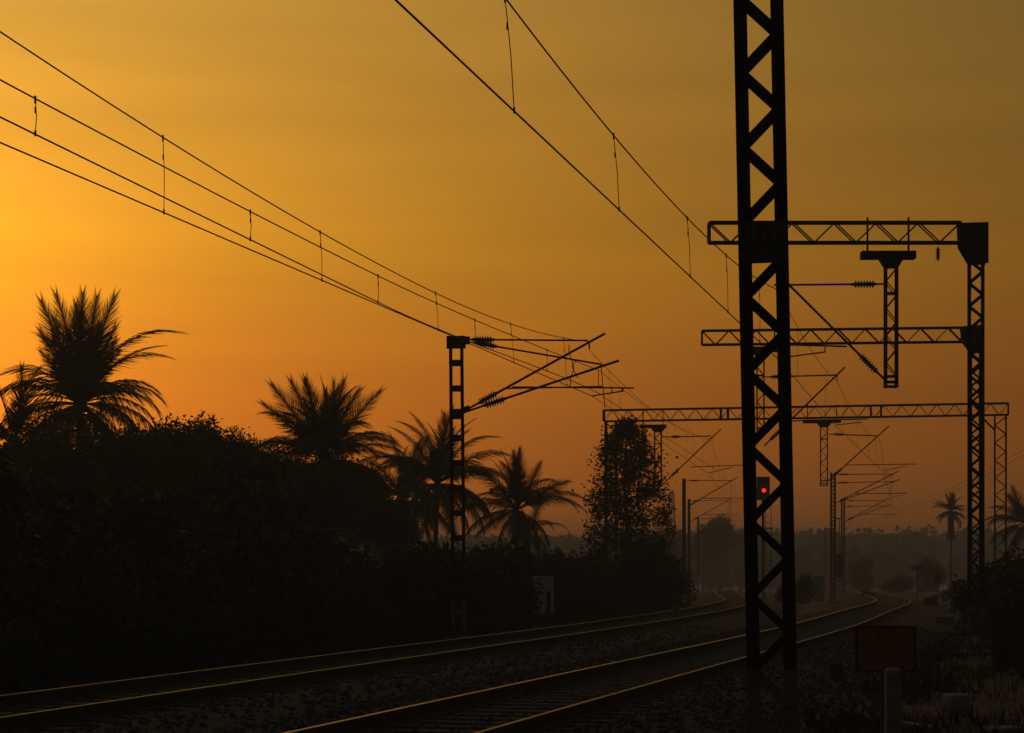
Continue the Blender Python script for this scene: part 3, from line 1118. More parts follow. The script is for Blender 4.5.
def make_crown(name, rx, rz, zc, n, lobes, lobe_r, leaf, seed, m=None):
    pts = crown_points(rx, rz, n, lobes, lobe_r, seed=seed, reach=1.0, jit=.14, kmax=.75)
    pts[:, 2] += zc
    pts = pts[pts[:, 2] > .03]
    return quad_mesh(name, leaf_quads(pts, leaf), m or m_leaf)


bush_meshes = []
for i in range(4):
    cm = make_crown('shrub_foliage', 1.25, .95, .95, 5200, 10, .62, .13, 20 + i, m_leaf if i % 2 else m_leaf2)
    V, Fc = limbs(1.5, 1.0, .8, 9, .05, 30 + i)
    bush_meshes.append((cm, mesh('shrub_stems', V, Fc, [m_bark])))
tree_meshes = []
for i in range(3):
    cm = make_crown('tree_crown', 2.5, 2.2, 4.9, 26000, 22, 1.05, .125, 50 + i, m_leaf if i % 2 else m_leaf2)
    V, Fc = limbs(5.6, 2.0, 1.8, 12, .17, 60 + i)
    tree_meshes.append((cm, mesh('tree_trunk', V, Fc, [m_bark])))


def shrub(x, y, z, s, label, group, sz=1.0, k=None):
    cm, sm = bush_meshes[random.randrange(4) if k is None else k]
    t_ = thing('shrub', (x, y, z), label, 'shrub', group, yaw=random.uniform(0, 6.28))
    t_.scale = (s, s, s * sz)
    link('foliage', cm, t_)
    link('stem', sm, t_)
    return t_


def tree(x, y, z, h, label, group, wide=1.0, k=None, name='broadleaf_tree'):
    cm, sm = tree_meshes[random.randrange(3) if k is None else k]
    t_ = thing(name, (x, y, z), label, 'tree', group, yaw=random.uniform(0, 6.28))
    s = h / 6.95
    t_.scale = (s * wide, s * wide, s)
    link('crown', cm, t_)
    link('trunk', sm, t_)
    return t_


# --- the thicket left of the line
for i, (x, yt, D) in enumerate([(-40, 432, 64), (2, 448, 66), (40, 426, 74), (62, 440, 62), (108, 427, 70), (138, 424, 76), (166, 417, 74), (200, 414, 80), (232, 428, 76),
                                (252, 440, 80), (278, 452, 84), (302, 452, 90), (335, 456, 94), (368, 470, 98), (392, 500, 100), (20, 478, 54), (90, 480, 56), (150, 476, 58), (215, 482, 60), (270, 492, 62), (-25, 500, 46)]):
    p = P(x, yt, D)
    lab = {166: 'round-topped tree just right of the tallest palm, nearer slope of the dome', 200: 'highest round-topped tree of the dome between the tallest and broad palms',
           232: 'round-topped tree on the right shoulder of the dome between two palms', 252: 'round-topped tree touching the left fronds of the broad bushy palm',
           138: 'round-topped tree under the drooping right fronds of the tallest palm', 278: 'tree under the left fronds of the broad bushy palm', 302: 'tree directly below the broad bushy palm crown',
           335: 'tree behind the trunk of the broad bushy palm', 392: 'small low tree left of the palm beside the ladder mast', 368: 'low tree between the broad bushy palm and the palm left of the mast'}.get(x, 'dark rounded tree merging into the black thicket at the left')
    tree(p.x, D, gz(D) + .2, (p.z - .2) * 1.01, lab, 'broadleaf trees of the thicket', wide=random.uniform(.72, .9) if 120 < x < 260 and yt < 450 else random.uniform(.95, 1.2))
LS = 'dark bushy shrub in the low black thicket left of the farther track'
for D0, off0, s0, step in ((27, -4.6, .75, 1.7), (29, -6.4, 1.1, 2.0), (33, -8.6, 1.5, 2.5), (40, -11.5, 1.9, 3.2)):
    d = D0
    while d < 96:
        off = off0 + random.uniform(-.6, .6)
        x = far_track(d) + off
        px = CX + x * F / d
        s = s0 * random.uniform(.8, 1.25)
        if 290 < px < 575:
            s = min(s, 1.15)
        if px > -80 and px < 600 and not (512 < px < 578 and d < 77):
            where = 'below the tallest palm' if px < 140 else 'below the round-topped trees' if px < 290 else 'below the broad bushy palm' if px < 400 else 'around the ladder mast foot' if px < 480 else 'left of the pale cabinet'
            row = 'low shrub at the front edge of the black thicket ' if off0 > -5 else 'dark shrub further back in the black thicket '
            shrub(x, d, gz(d) + .1, s, row + where, 'shrubs of the thicket', sz=random.uniform(.85, 1.3))
        d += step * random.uniform(.75, 1.3)

# --- scraggy bare branches in the scrub below the palms
for i, (x, D, h) in enumerate([(395, 66, 2.6), (452, 70, 2.6), (478, 72, 2.9), (500, 68, 2.4)]):
    t_ = thing('leggy_shrub', (P(x, 0, D).x, D, gz(D)), ['wiry leggy shrub left of the ladder mast foot', 'wiry leggy shrub at the ladder mast foot',
               'tall wiry shrub between the ladder mast and the pale cabinet', 'low wiry shrub left of the pale cabinet'][i], 'shrub', 'leggy shrubs')
    stems = []
    V, Fc = limbs(h, 1.0, 1.1, 16, .035, 90 + i)
    link('stem', mesh('leggy_stems', V, Fc, [m_bark]), t_)
    pts = crown_points(1.0, .9, 800, 8, .5, seed=120 + i)
    pts[:, 2] += h * .6
    link('foliage', quad_mesh('leggy_foliage', leaf_quads(pts, .12), m_leaf2), t_)

# --- the leafy conical tree by the portal leg
DT = 88.0
g = np.random.default_rng(5)
H = P(0, 421, DT).z
pts = []
for i in range(330):
    z = g.uniform(.12, 1.0) ** .85 * H
    rr = float(np.interp(z / H, [.1, .3, .55, .8, .95, 1.0], [2.15, 2.1, 1.9, 1.4, .7, .1]))
    a = g.uniform(0, 6.28)
    rad = rr * g.uniform(.2, 1.0) ** .6
    c = np.array([math.cos(a) * rad, math.sin(a) * rad, z])
    nl = int(g.uniform(30, 64))
    pts.append(c + g.normal(size=(nl, 3)) * np.array([.15, .15, .15]))
pts = np.concatenate(pts)
pts = pts[np.hypot(pts[:, 0], pts[:, 1]) < 2.15]
core = np.stack([g.normal(size=4500) * .75, g.normal(size=4500) * .75, g.uniform(.1, .86, size=4500) * H], axis=1)
pts = np.concatenate([pts, core])
ct = thing('conical_tree', (P(627, 0, DT).x, DT, gz(DT)), 'tall narrow leafy tree standing beside the portal leg', 'tree')
link('crown', quad_mesh('leafy_crown', leaf_quads(pts, .125, aspect=.6), m_leaf2), ct)
V, Fc = limbs(H * .97, 1.5, 1.4, 34, .13, 77)
link('trunk', mesh('leafy_trunk', V, Fc, [m_bark]), ct)
for i, (x, yt, D, lab) in enumerate([(585, 556, 84, 'rounded dark bush at the left foot of the conical leafy tree'), (617, 545, 86, 'dark bush directly under the conical leafy tree'),
                                     (648, 540, 90, 'large dark bush at the right foot of the conical leafy tree'), (668, 562, 92, 'low dark bush just left of the tallest far pole'),
                                     (560, 572, 80, 'small dark bush just right of the pale cabinet')]):
    p = P(x, yt, D)
    s = (p.z - gz(D)) / 1.9
    shrub(p.x, D, gz(D), s, lab, 'bushes below the conical tree', k=i % 4).scale = (s * .85, s * .85, s)

# --- palms


def frond_mesh(name, L, n, a0, bend, droop, m, leaf=.85, vee=.55, seed=0, lat=.85, fw=(.5, .75)):
    """a feather palm frond along +X: bent rachis with two rows of hanging leaflets"""
    g = random.Random(seed)
    seg = 14
    pts, p, ang = [], Vector((0, 0, 0)), a0
    for i in range(seg + 1):
        pts.append(p.copy())
        p = p + Vector((math.cos(ang), 0, math.sin(ang))) * (L / seg)
        ang -= bend / seg * (0.5 + 1.2 * i / seg)
    Q = []

    def at(t_):
        k = min(int(t_ * seg), seg - 1)
        return pts[k].lerp(pts[k + 1], t_ * seg - k), (pts[k + 1] - pts[k]).normalized()
    for i in range(seg):        # rachis: two crossed strips
        w0, w1 = .055 * (1 - i / seg) + .01, .055 * (1 - (i + 1) / seg) + .01
        a, b_ = pts[i], pts[i + 1]
        Q.append([a - Vector((0, w0, 0)), a + Vector((0, w0, 0)), b_ + Vector((0, w1, 0)), b_ - Vector((0, w1, 0))])
        Q.append([a - Vector((0, 0, w0 * .8)), a + Vector((0, 0, w0 * .8)), b_ + Vector((0, 0, w1 * .8)), b_ - Vector((0, 0, w1 * .8))])
    for i in range(n):
        t_ = .16 + .84 * i / (n - 1)
        c, d = at(min(t_, .999))
        ln = leaf * max(math.sin(math.pi * (.16 + .80 * t_)) ** .75, .46 if t_ > .5 else 0) * g.uniform(.78, 1.15)
        up = Vector((-d.z, 0, d.x))
        for s in (-1, 1):
            fwd = fw[0] + (fw[1] + .75) * t_ ** 2 + g.uniform(-.14, .14)
            v = (d * fwd + Vector((0, s, 0)) * lat * (1 - .5 * t_) + up * vee * g.uniform(.5, 1.2)).normalized()
            mid = c + v * ln * .5
            tip = c + v * ln * (1 - .25 * droop) - Vector((0, 0, ln * droop * g.uniform(.6, 1.1)))
            mid.z -= ln * droop * .18
            w = d * .025
            Q.append([c - w, c + w, mid + w * .95, mid - w * .95])
            Q.append([mid - w * .95, mid + w * .95, tip + w * .12, tip - w * .12])
    return quad_mesh(name, np.array([[tuple(v) for v in q] for q in Q]), m)


FR_UP = [frond_mesh('young_frond', 4.4, 74, R(6), R(22), .15, m_frond, 1.12, .3, 1, 1.05, (.45, .55)), frond_mesh('young_frond', 4.2, 74, R(8), R(48), .28, m_frond, 1.08, .3, 2, 1.0, (.45, .55))]
FR_MID = [frond_mesh('arching_frond', 4.6, 76, R(10), R(75), .50, m_frond, 1.08, .25, 3), frond_mesh('arching_frond', 4.4, 76, R(8), R(98), .65, m_frond, 1.08, .2, 4)]
FR_LOW = [frond_mesh('hanging_frond', 4.2, 72, R(0), R(62), .80, m_frond, 1.1, .1, 5), frond_mesh('withered_frond', 3.9, 46, R(-5), R(50), .95, m_dry, .8, .0, 6)]


def palm_trunk_mesh(name, H, r, lean, m, n=10):
    V, Fc = [], []
    k = int(H / .35)
    for i in range(k + 1):
        t_ = i / k
        rr = r * (1.35 - .5 * min(t_ * 6, 1)) * (1 - .25 * t_) * (1.06 if i % 2 else .97)
        cx, cy = lean[0] * t_ ** 1.7, lean[1] * t_ ** 1.7
        V += [(cx + rr * math.cos(2 * math.pi * q / n), cy + rr * math.sin(2 * math.pi * q / n), H * t_) for q in range(n)]
    for i in range(k):
        Fc += [(i * n + q, i * n + (q + 1) % n, (i + 1) * n + (q + 1) % n, (i + 1) * n + q) for q in range(n)]
    return mesh(name, V, Fc, [m])


def coconut_palm(x, yc, D, label, scale=1.0, lean=(0, 0), fronds=None, seed=0, group='coconut palms', nut=True, counts=(5, 11, 8)):
    """palm whose crown centre shows at pixel (x, yc); fronds: extra (azimuth, elevation, mesh list, size)"""
    g = random.Random(seed)
    top = P(x, yc, D)
    z0 = gz(D)
    H = top.z - z0
    T = thing('coconut_palm', (top.x - lean[0], D - lean[1], z0), label, 'palm tree', group)
    link('trunk', palm_trunk_mesh('palm_trunk', H, .17 * scale ** .5, lean, m_bark), T)
    specs = []
    for i in range(counts[0]):
        specs.append((g.uniform(0, 360), g.uniform(58, 84), FR_UP[i % 2], g.uniform(.8, 1.0)))
    for i in range(counts[1]):
        specs.append((i * 360 / counts[1] + g.uniform(-14, 14), g.uniform(18, 52), FR_MID[i % 2], g.uniform(.85, 1.05)))
    for i in range(counts[2]):
        specs.append((i * 360 / counts[2] + g.uniform(-18, 18), g.uniform(-45, 2), FR_LOW[0] if g.random() < .75 else FR_LOW[1], g.uniform(.75, .95)))
    specs += fronds or []
    for az, el, me, s, *rl in specs:
        o = link('frond', me, T, (lean[0], lean[1], H))
        roll = g.uniform(-90, 90) if me in FR_UP else g.uniform(-40, 40)
        roll = rl[0] if rl else roll
        o.rotation_euler = (Quaternion((0, 0, 1), R(az)) @ Quaternion((0, 1, 0), R(-el)) @ Quaternion((1, 0, 0), R(roll))).to_euler()
        s *= scale
        o.scale = (s, s, s)
    if nut:
        v, f = [], []
        for k in range(7):
            c = Vector((math.cos(k * .9) * .24, math.sin(k * .9) * .24, -.18 - .05 * (k % 3))) * scale
            b0 = len(v)
            for la in (-1, -.5, 0, .5, 1):
                for lo in range(6):
                    rr = .13 * scale * math.cos(la * 1.45)
                    v.append(c + Vector((rr * math.cos(lo * 1.047), rr * math.sin(lo * 1.047), .15 * scale * math.sin(la * 1.57))))
            for a in range(4):
                f += [(b0 + a * 6 + q, b0 + a * 6 + (q + 1) % 6, b0 + a * 6 + 6 + (q + 1) % 6, b0 + a * 6 + 6 + q) for q in range(6)]
        o = link('coconut_cluster', mesh('coconut_cluster', v, f, [m_leaf2]), T, (lean[0], lean[1], H))
        tag(o, kind='stuff')
    return T


U0, U1, M0, M1, W0 = FR_UP[0], FR_UP[1], FR_MID[0], FR_MID[1], FR_LOW[0]
coconut_palm(80, 404, 88, 'tallest coconut palm, upright fronds against the brightest sky at far left', 1.0, (.1, .2), seed=1, counts=(0, 6, 16),
             fronds=[(180, 70, U0, 1.10, 88), (180, 79, U0, 1.12, 70), (0, 89, U0, 1.12, 95), (0, 81, U0, 1.10, 105), (0, 73, U0, 1.14, 85), (90, 84, U0, 1.0, 30), (270, 80, U0, 1.0, 10),
                     (60, 70, U0, .9, 50), (230, 68, U0, .9, 70), (150, 64, U1, .9, 60), (20, 62, U1, .85, 80), (0, 66, U0, .86, 90), (180, 62, U0, .84, 90), (180, 54, U0, .66, 80), (0, 54, U0, .66, 80),
                     (0, 57, M0, 1.22, 0), (0, 47, U1, 1.05, 10), (15, 38, M1, .9, 0), (0, -6, M1, .85, 0), (8, 30, M1, .95, 10), (-8, 20, M1, .98, -10), (0, 12, M1, .9, 0), (20, 36, M1, .7, 0), (0, 30, M1, .7, 0), (180, 34, M1, .95, 0), (190, 26, M1, 1.05, 0), (172, 18, M1, .9, 10), (180, 46, M1, .7, 0),
                     (0, 4, W0, .9), (180, 8, W0, .95), (-20, 0, W0, .9), (200, 0, W0, .9)])
coconut_palm(14, 446, 76, 'coconut palm at the left edge, drooping crown below the tallest palm', .85, (0, 0), seed=2, counts=(3, 10, 12))
coconut_palm(324, 460, 82, 'broad bushy coconut palm between the round-topped trees and the ladder mast', .82, (0, 0), seed=3, counts=(8, 14, 26),
             fronds=[(180, 44, U0, .95, 60), (175, 56, U0, 1.05, 75), (180, 68, U0, .98, 80), (90, 86, U0, .95, 90), (0, 66, U1, 1.0, 80), (0, 52, U0, 1.02, 65), (10, 76, U0, .95, 90), (180, 78, U0, .95, 85), (90, 70, U0, .9, 20), (5, 30, M0, .9), (185, 24, M0, .9), (0, 14, M0, .9), (180, 10, M0, .9)])
coconut_palm(437, 484, 96, 'coconut palm directly behind the ladder mast', .88, (.1, 0), seed=4, counts=(8, 16, 22), fronds=[(180, 35, M0, 1.0), (0, 38, M0, 1.0), (0, 72, U1, .95), (180, 62, U1, .95), (180, 78, M0, .9), (0, 58, M0, .95)])
coconut_palm(404, 500, 108, 'smaller coconut palm just left of the one behind the ladder mast', .85, (-.1, 0), seed=5, counts=(4, 13, 18), fronds=[(180, 30, M0, .9), (0, 52, M1, 1.0)])
coconut_palm(517, 510, 92, 'coconut palm right of the ladder mast with a long frond reaching right', .72, (.05, 0), seed=6, counts=(6, 11, 13),
             fronds=[(0, 18, M0, 1.0), (0, 34, U1, .95), (180, 12, M0, .9), (90, 82, U0, .9), (20, 62, U0, .8), (165, 66, U0, .8)])
coconut_palm(529, 530, 104, 'thin short coconut palm half hidden behind the long-frond palm', .5, (0, 0), seed=9, counts=(2, 6, 5), nut=False)
coconut_palm(1026, 524, 125, 'drooping palm at the right edge, behind the portal leg', .68, (0, 0), seed=7, counts=(4, 9, 9), nut=False,
             fronds=[(180, 40, M0, .9), (180, 15, M0, .9), (180, 62, U1, .8), (185, -5, W0, .9)])


dp = coconut_palm(951, 511, 190, 'date palm with a compact feathery crown left of the gantry masts', .46, (0, 0), seed=12, counts=(10, 16, 16), nut=False, group=None)
dp.name = 'date_palm'
boots = link('trunk_boots', palm_trunk_mesh('trunk_boots', 2.6, .42, (0, 0), m_bark, n=7), dp, (0, 0, P(951, 511, 190).z - gz(190) - 2.7))

# --- bushes on the camera side, right edge
LR = 'black bush crowding the verge at the right edge, behind the gantry foot'
for x, yt, D, wd in [(1005, 556, 58, 1.0), (1035, 545, 60, 1.1), (985, 572, 66, .8), (1020, 585, 46, .9), (1045, 575, 44, 1.0), (1012, 610, 38, .7), (1040, 625, 34, .8), (1002, 590, 52, .8), (1000, 640, 36, .5),
                     (1060, 600, 40, 1.1), (1022, 570, 72, 1.2), (1048, 650, 29, .7)]:
    p = P(x, yt, D)
    s = (p.z + .05) / 1.9
    t_ = shrub(p.x, D, gz(D) - .02, s, LR, 'bushes at the right edge')
    t_.scale = (s * wd, s * wd, s)
for x, yt, D, wd, lab in [(897, 573, 200, 1.25, 'rounded hazy bush in front of the curve, left of the small board'), (860, 560, 255, .8, 'small hazy tree-like bush above the curve'),
                          (931, 556, 210, .6, 'tall hazy bush left of the date palm trunk'), (955, 583, 120, 1.3, 'low dark bush at the foot of the date palm'), (930, 596, 98, 1.2, 'low dark bush on the verge below the small board'), (972, 588, 90, 1.2, 'low dark bush just left of the gantry masts'),
                          (801, 572, 120, .8, 'dark bush just right of the thick mast beside the curve'), (868, 590, 150, 1.2, 'low scrub right of the lattice masts at the curve'),
                          (790, 586, 112, 1.3, 'low scrub between the tracks behind the thick mast')]:
    p = P(x, yt, D)
    s = (p.z - gz(D)) / 1.9
    t_ = shrub(p.x, D, gz(D), s, lab, 'scattered bushes beyond')
    t_.scale = (s * wd, s * wd, s)

# --- hazy trees left of the thick mast and the wood on the horizon
for x, yt, D, wd, lab in [(720, 514, 330, 1.0, 'hazy round tree just left of the thick mast, larger of two'), (703, 526, 350, .9, 'hazy tree behind the far poles, smaller of two'),
                          (668, 530, 300, 1.2, 'hazy tree behind the conical leafy tree at its right'), (545, 548, 240, 1.3, 'hazy tree seen between palm trunks and the conical tree'),
                          (470, 552, 230, 1.4, 'hazy tree seen low between the palm trunks right of the ladder mast'), (415, 548, 240, 1.4, 'hazy tree seen low between the palm trunks left of the ladder mast'),
                          (740, 535, 420, 1.4, 'hazy tree half hidden by the thick mast')]:
    p = P(x, yt, D)
    tree(p.x, D, gz(D), p.z - gz(D), lab, 'hazy trees beyond the poles', wide=wd)


def treeline():
    g = np.random.default_rng(11)
    Qs = []
    for row, (D0, h0, n) in enumerate(((430, 6.0, 70), (520, 10.6, 80), (600, 13.8, 85), (660, 15.8, 95))):
        for i in range(n):
            x = -D0 * .42 + D0 * .84 * (i + g.uniform(-.4, .4)) / n
            D = D0 + g.uniform(-25, 25)
            h = h0 * g.uniform(.92, 1.03)
            px = CX + x * F / D
            if row == 3 and 800 < px < 818:
                h = 17.2
            if px < 600:
                h *= .85
            h -= gz(D)
            rx = h * g.uniform(.30, .46)
            u = g.normal(size=(620, 3))
            u /= np.linalg.norm(u, axis=1)[:, None]
            bd = g.normal(size=(9, 3))
            bd /= np.linalg.norm(bd, axis=1)[:, None]
            rad = .72 + .34 * np.clip((u @ bd.T).max(axis=1), .4, 1) ** 3
            pts = u * (rad * g.uniform(.75, 1.0, size=620))[:, None] * np.array([rx, rx, h * .47])
            pts += np.array([x, D, h * .52 + gz(D)])
            Qs.append(leaf_quads(pts, 1.35, aspect=.85))
    me = quad_mesh('treeline', np.concatenate(Qs), m_leaf)
    tag(link('distant_treeline', me), 'hazy wooded skyline along the whole horizon', 'treeline', kind='stuff')


treeline()

# ------------------------------------------------------------------ signal
D = 122.0
sg = thing('signal_post', (P(763, 0, D).x, D, gz(D)), 'colour light signal showing a red lamp, seen through the thick mast', 'signal')
g0 = gz(D)
LS_ = lambda x, y, v=0: to_local(sg, x, y, v)
zt = LS_(0, 478).z
bar('post', sg, (0, 0, 0), (0, 0, zt - .2), .16, .16, m_steel, 'tube')
hd = part('signal_head', sg)
xl, xr = LS_(756.5, 0).x, LS_(769.5, 0).x
zt, zb = LS_(0, 477).z, LS_(0, 500).z
prism('housing', hd, [(xl, zb), (xr, zb), (xr, zt), (xl, zt)], -.16, .10, m_dark)
lz = LS_(0, 490.5).z
lx = LS_(763.5, 0).x
for k, z_ in enumerate((lz, lz + .62)):
    bar('hood', hd, (lx, -.14, z_ + .19), (lx, -.42, z_ + .19), .46, .02, m_dark, normal=(0, 0, 1))
    for s in (-1, 1):
        bar('hood', hd, (lx + s * .215, -.14, z_ + .08), (lx + s * .215, -.42, z_ + .10), .02, .20, m_dark, normal=(0, 0, 1))
n = 16
V = [(lx, -.20, lz)] + [(lx + .12 * math.cos(2 * math.pi * k / n), -.175, lz + .115 * math.sin(2 * math.pi * k / n)) for k in range(n)]
link('red_lamp', mesh('red_lamp', V, [(0, 1 + k, 1 + (k + 1) % n) for k in range(n)], [m_red]), hd)
V = [(lx, -.18, lz + .62)] + [(lx + .13 * math.cos(2 * math.pi * k / n), -.17, lz + .62 + .13 * math.sin(2 * math.pi * k / n)) for k in range(n)]
link('dark_lens', mesh('dark_lens', V, [(0, 1 + k, 1 + (k + 1) % n) for k in range(n)], [m_insul]), hd)
ld = part('ladder', sg)
u = LS_(771.5, 0).x
for s in (0, .36):
    bar('ladder_rail', ld, (u - s, .12, .2), (u - s, .12, LS_(0, 500).z), .035, .035, m_steel)
for k in range(14):
    z_ = .6 + k * .36
    bar('rung', ld, (u - .36, .12, z_), (u, .12, z_), .025, .025, m_steel)
bar('platform', ld, (u - .8, .2, LS_(0, 528).z), (u + .1, .2, LS_(0, 528).z), .05, .5, m_steel)

# ------------------------------------------------------------------ trackside things
D = 22.6
zb = 0.05
nb = thing('notice_board', (P(885, 0, D).x, D, zb), 'faded red square notice board on a post beside the nearer track', 'sign')
LN = lambda x, y, v=0: to_local(nb, x, y, v)
a, c = LN(856, 627), LN(915, 671)
prism('board', nb, [(a.x, c.z), (c.x, c.z), (c.x, a.z), (a.x, a.z)], -.02, .0, m_sign)
for p_, q_ in (((a.x, a.z), (c.x, a.z)), ((a.x, c.z), (c.x, c.z)), ((a.x, a.z), (a.x, c.z)), ((c.x, a.z), (c.x, c.z))):
    bar('edge_strip', nb, (p_[0], -.01, p_[1]), (q_[0], -.01, q_[1]), .025, .034, m_railside)
bar('post', nb, (0, .035, 0), (0, .035, a.z - .05), .07, .05, m_railside, 'angle')

D = 21.3
mk = thing('marker_post', (P(893, 0, D).x, D, .04), 'short pale concrete marker post in front of the red notice board', 'post')
w_, h_ = .165, to_local(mk, 893, 668).z
V = []
for z, k in ((-.05, 1), (h_ - .06, 1), (h_ - .02, .92), (h_, .6)):
    V += [(-w_ / 2 * k, -w_ / 2 * k * .8, z), (w_ / 2 * k, -w_ / 2 * k * .8, z), (w_ / 2 * k, w_ / 2 * k * .8, z), (-w_ / 2 * k, w_ / 2 * k * .8, z)]
Fc = [(12, 13, 14, 15)] + [(q * 4 + i, q * 4 + (i + 1) % 4, q * 4 + 4 + (i + 1) % 4, q * 4 + 4 + i) for q in range(3) for i in range(4)]
link('shaft', mesh('marker_shaft', V, Fc, [m_white]), mk)
link('plinth', mesh('marker_plinth', [(x * .15, y * .13, z) for z in (-.05, .06) for x, y in ((-1, -1), (1, -1), (1, 1), (-1, 1))],
     [(4, 5, 6, 7)] + [(i, (i + 1) % 4, 4 + (i + 1) % 4, 4 + i) for i in range(4)], [m_dark]), mk)


def rough_block(name, x, y, D, w, d, h, label, yaw, m, group='pale stones on the verge', tilt=0):
    g = random.Random(int(x))
    V = []
    for z, k in ((0, 1.0), (h * .55, 1.02), (h * .92, .95), (h, .8)):
        for sx, sy in ((-1, -1), (0, -1.03), (1, -1), (1.03, 0), (1, 1), (0, 1.02), (-1, 1), (-1.02, 0)):
            V.append((sx * w / 2 * k * g.uniform(.93, 1.05), sy * d / 2 * k * g.uniform(.93, 1.05), z * g.uniform(.94, 1.04) - .03))
    Fc = [(24, 25, 26, 27, 28, 29, 30, 31)] + [(q * 8 + i, q * 8 + (i + 1) % 8, q * 8 + 8 + (i + 1) % 8, q * 8 + 8 + i) for q in range(3) for i in range(8)]
    o = link(name, mesh(name, V, Fc, [m]), None, (P(x, y, D).x, D, gz(D) + max(0, P(x, y, D).z)))
    o.rotation_euler = (tilt, 0, yaw)
    return tag(o, label, 'stone', group)


rough_block('concrete_block', 956, 712, 25.6, .32, .28, .26, 'squarish pale concrete block on the verge below the gantry foot', .3, m_white)
rough_block('concrete_block', 912, 729, 22.9, .20, .42, .10, 'small pale slab lying at the foot of the marker post', .9, m_white, tilt=.1)
rough_block('concrete_block', 943, 624, 66, .65, .5, .30, 'low pale slab on the verge between the date palm and notice board', .2, m_concrete)
rough_block('concrete_block', 1008, 733, 22.6, .5, .4, .10, 'flat pale slab at the bottom right corner', .1, m_concrete)
rough_block('concrete_block', 836, 684, 33, .16, .18, .38, 'small dark marker stone left of the notice board', .3, m_railside)
rough_block('concrete_block', 676, 615, 66, .20, .2, .30, 'small marker stone between the tracks below the conical tree', .3, m_concrete)

# relay cabinet with a dark slot
D = 68.0
cb = thing('relay_cabinet', (P(543.5, 0, D).x, D, 0), 'pale grey trackside cabinet with a dark upright slot', 'cabinet')
LC = lambda x, y, v=0: to_local(cb, x, y, v)
x0, x1, zt = LC(533, 0).x, LC(553.5, 0).x, LC(0, 578).z
block('body', cb, ((x0 + x1) / 2, .25, zt / 2 + .05), (x1 - x0, .5, zt - .1), m_cabinet, bevel=.02)
block('lid', cb, ((x0 + x1) / 2, .25, zt + .02), (x1 - x0 + .06, .58, .05), m_cabinet, bevel=.015)
s0, s1 = LC(546.5, 591), LC(550.5, 613)
prism('slot', cb, [(s0.x, s1.z), (s1.x, s1.z), (s1.x, s0.z), (s0.x, s0.z)], -.012, -.002, m_dark)
block('plinth', cb, ((x0 + x1) / 2, .25, .04), (x1 - x0 + .12, .62, .14), m_concrete, bevel=.02)
# huts at the curve
D = 124
for nm, xa, xb, yt, dd_, m_, lab in (('equipment_hut', 812.5, 823.5, 577, 134, m_bluebox, 'blue-grey equipment box between the thick mast and the lattice masts'),):
    p0, p1 = P(xa, yt, dd_), P(xb, yt, dd_)
    e = thing(nm, ((p0.x + p1.x) / 2, dd_, gz(dd_)), lab, 'cabinet')
    h_ = p0.z - gz(dd_)
    block('body', e, (0, 0, h_ / 2), (p1.x - p0.x, .7, h_), m_, bevel=.04)
    block('lid', e, (0, 0, h_ + .03), (p1.x - p0.x + .1, .8, .06), m_, bevel=.02)
    block('door', e, (0, -.36, h_ * .5), ((p1.x - p0.x) * .8, .02, h_ * .8), m_)

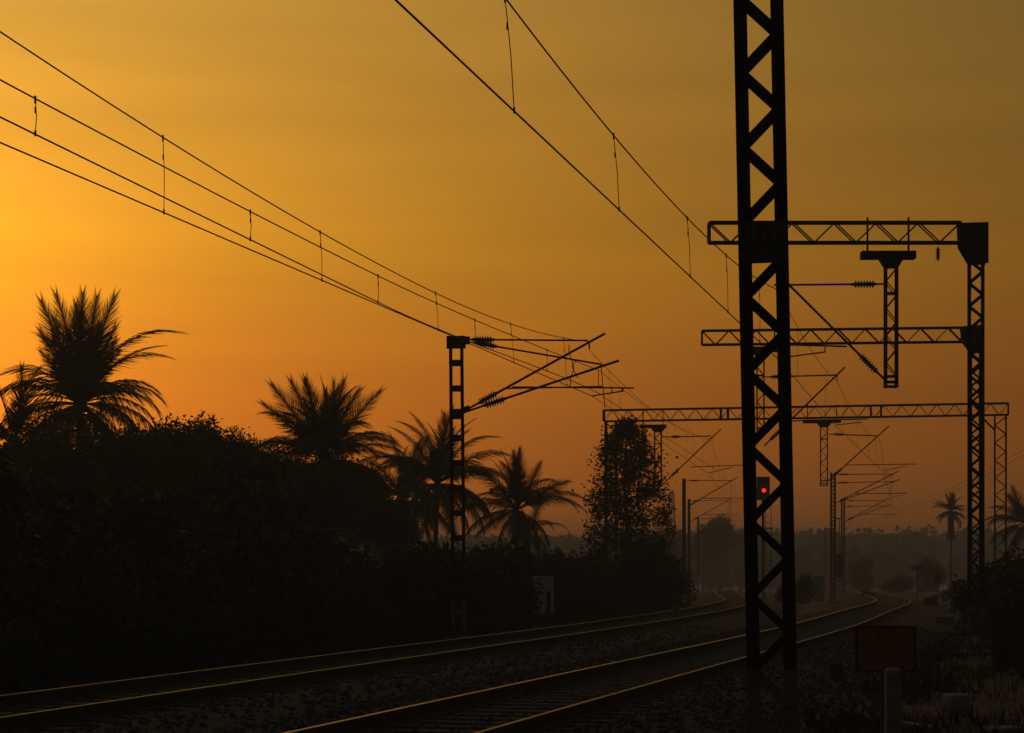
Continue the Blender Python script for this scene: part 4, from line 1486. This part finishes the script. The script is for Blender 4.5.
# small boards beyond
D = 150
sb = thing('small_signboard', (P(917.5, 0, D).x, D, gz(D)), 'small dark signboard on a thin pole beyond the curve', 'sign')
LB = lambda x, y, v=0: to_local(sb, x, y, v)
a, c = LB(911, 565), LB(924, 570)
prism('board', sb, [(a.x, c.z), (c.x, c.z), (c.x, a.z), (a.x, a.z)], -.03, .03, m_dark)
bar('pole', sb, (0, .06, 0), (0, .06, c.z + .2), .09, .09, m_steel, 'tube')
D = 140
sb = thing('small_signboard', (P(938, 0, D).x, D, gz(D)), 'small dark square board on a short post beside the date palm', 'sign')
LB = lambda x, y, v=0: to_local(sb, x, y, v)
a, c = LB(934, 573), LB(942, 583)
prism('board', sb, [(a.x, c.z), (c.x, c.z), (c.x, a.z), (a.x, a.z)], -.03, .03, m_dark)
bar('post', sb, (0, .06, 0), (0, .06, c.z + .2), .09, .09, m_steel, 'tube')
# hazy lattice tower on the skyline
D = 520
tw = thing('lattice_tower', (P(672, 0, D).x, D, gz(D)), 'faint hazy lattice tower above the skyline right of the conical tree', 'tower')
Ht = P(0, 490, D).z - gz(D)
for sx, sy in ((-1, -1), (1, -1), (1, 1), (-1, 1)):
    bar('leg', tw, (sx * 1.6, sy * 1.6, 0), (sx * .35, sy * .35, Ht), .22, .22, m_steel, 'angle')
for k in range(9):
    za, zc_ = Ht * k / 9, Ht * (k + 1) / 9
    ra, rc = 1.6 - 1.25 * k / 9, 1.6 - 1.25 * (k + 1) / 9
    for sy in (-1, 1):
        bar('brace', tw, (-ra, sy * ra, za), (rc, sy * rc, zc_), .12, .12, m_steel)
        bar('brace', tw, (ra, sy * ra, za), (-rc, sy * rc, zc_), .12, .12, m_steel)

# ------------------------------------------------------------------ evening haze
x0, x1, y0, y1, z0, z1 = -1600, 1600, -120, 1600, -15.5, 20.0
V = [(x, y, z) for z in (z0, z1) for x, y in ((x0, y0), (x1, y0), (x1, y1), (x0, y1))]
Fc = [(3, 2, 1, 0), (4, 5, 6, 7)] + [(i, (i + 1) % 4, 4 + (i + 1) % 4, 4 + i) for i in range(4)]
m_haze = bpy.data.materials.new('haze')
m_haze.use_nodes = True
t = m_haze.node_tree
t.nodes.clear()
ho = N(t, 'ShaderNodeOutputMaterial')
hv = N(t, 'ShaderNodeVolumePrincipled')
hv.inputs['Color'].default_value = (.88, .88, .86, 1)
hv.inputs['Density'].default_value = .0017
hv.inputs['Anisotropy'].default_value = .0
t.links.new(hv.outputs[0], ho.inputs['Volume'])
hz = link('haze', mesh('haze', V, Fc, [m_haze]))
tag(hz, 'thin evening haze filling the air over the tracks', 'haze', kind='stuff')
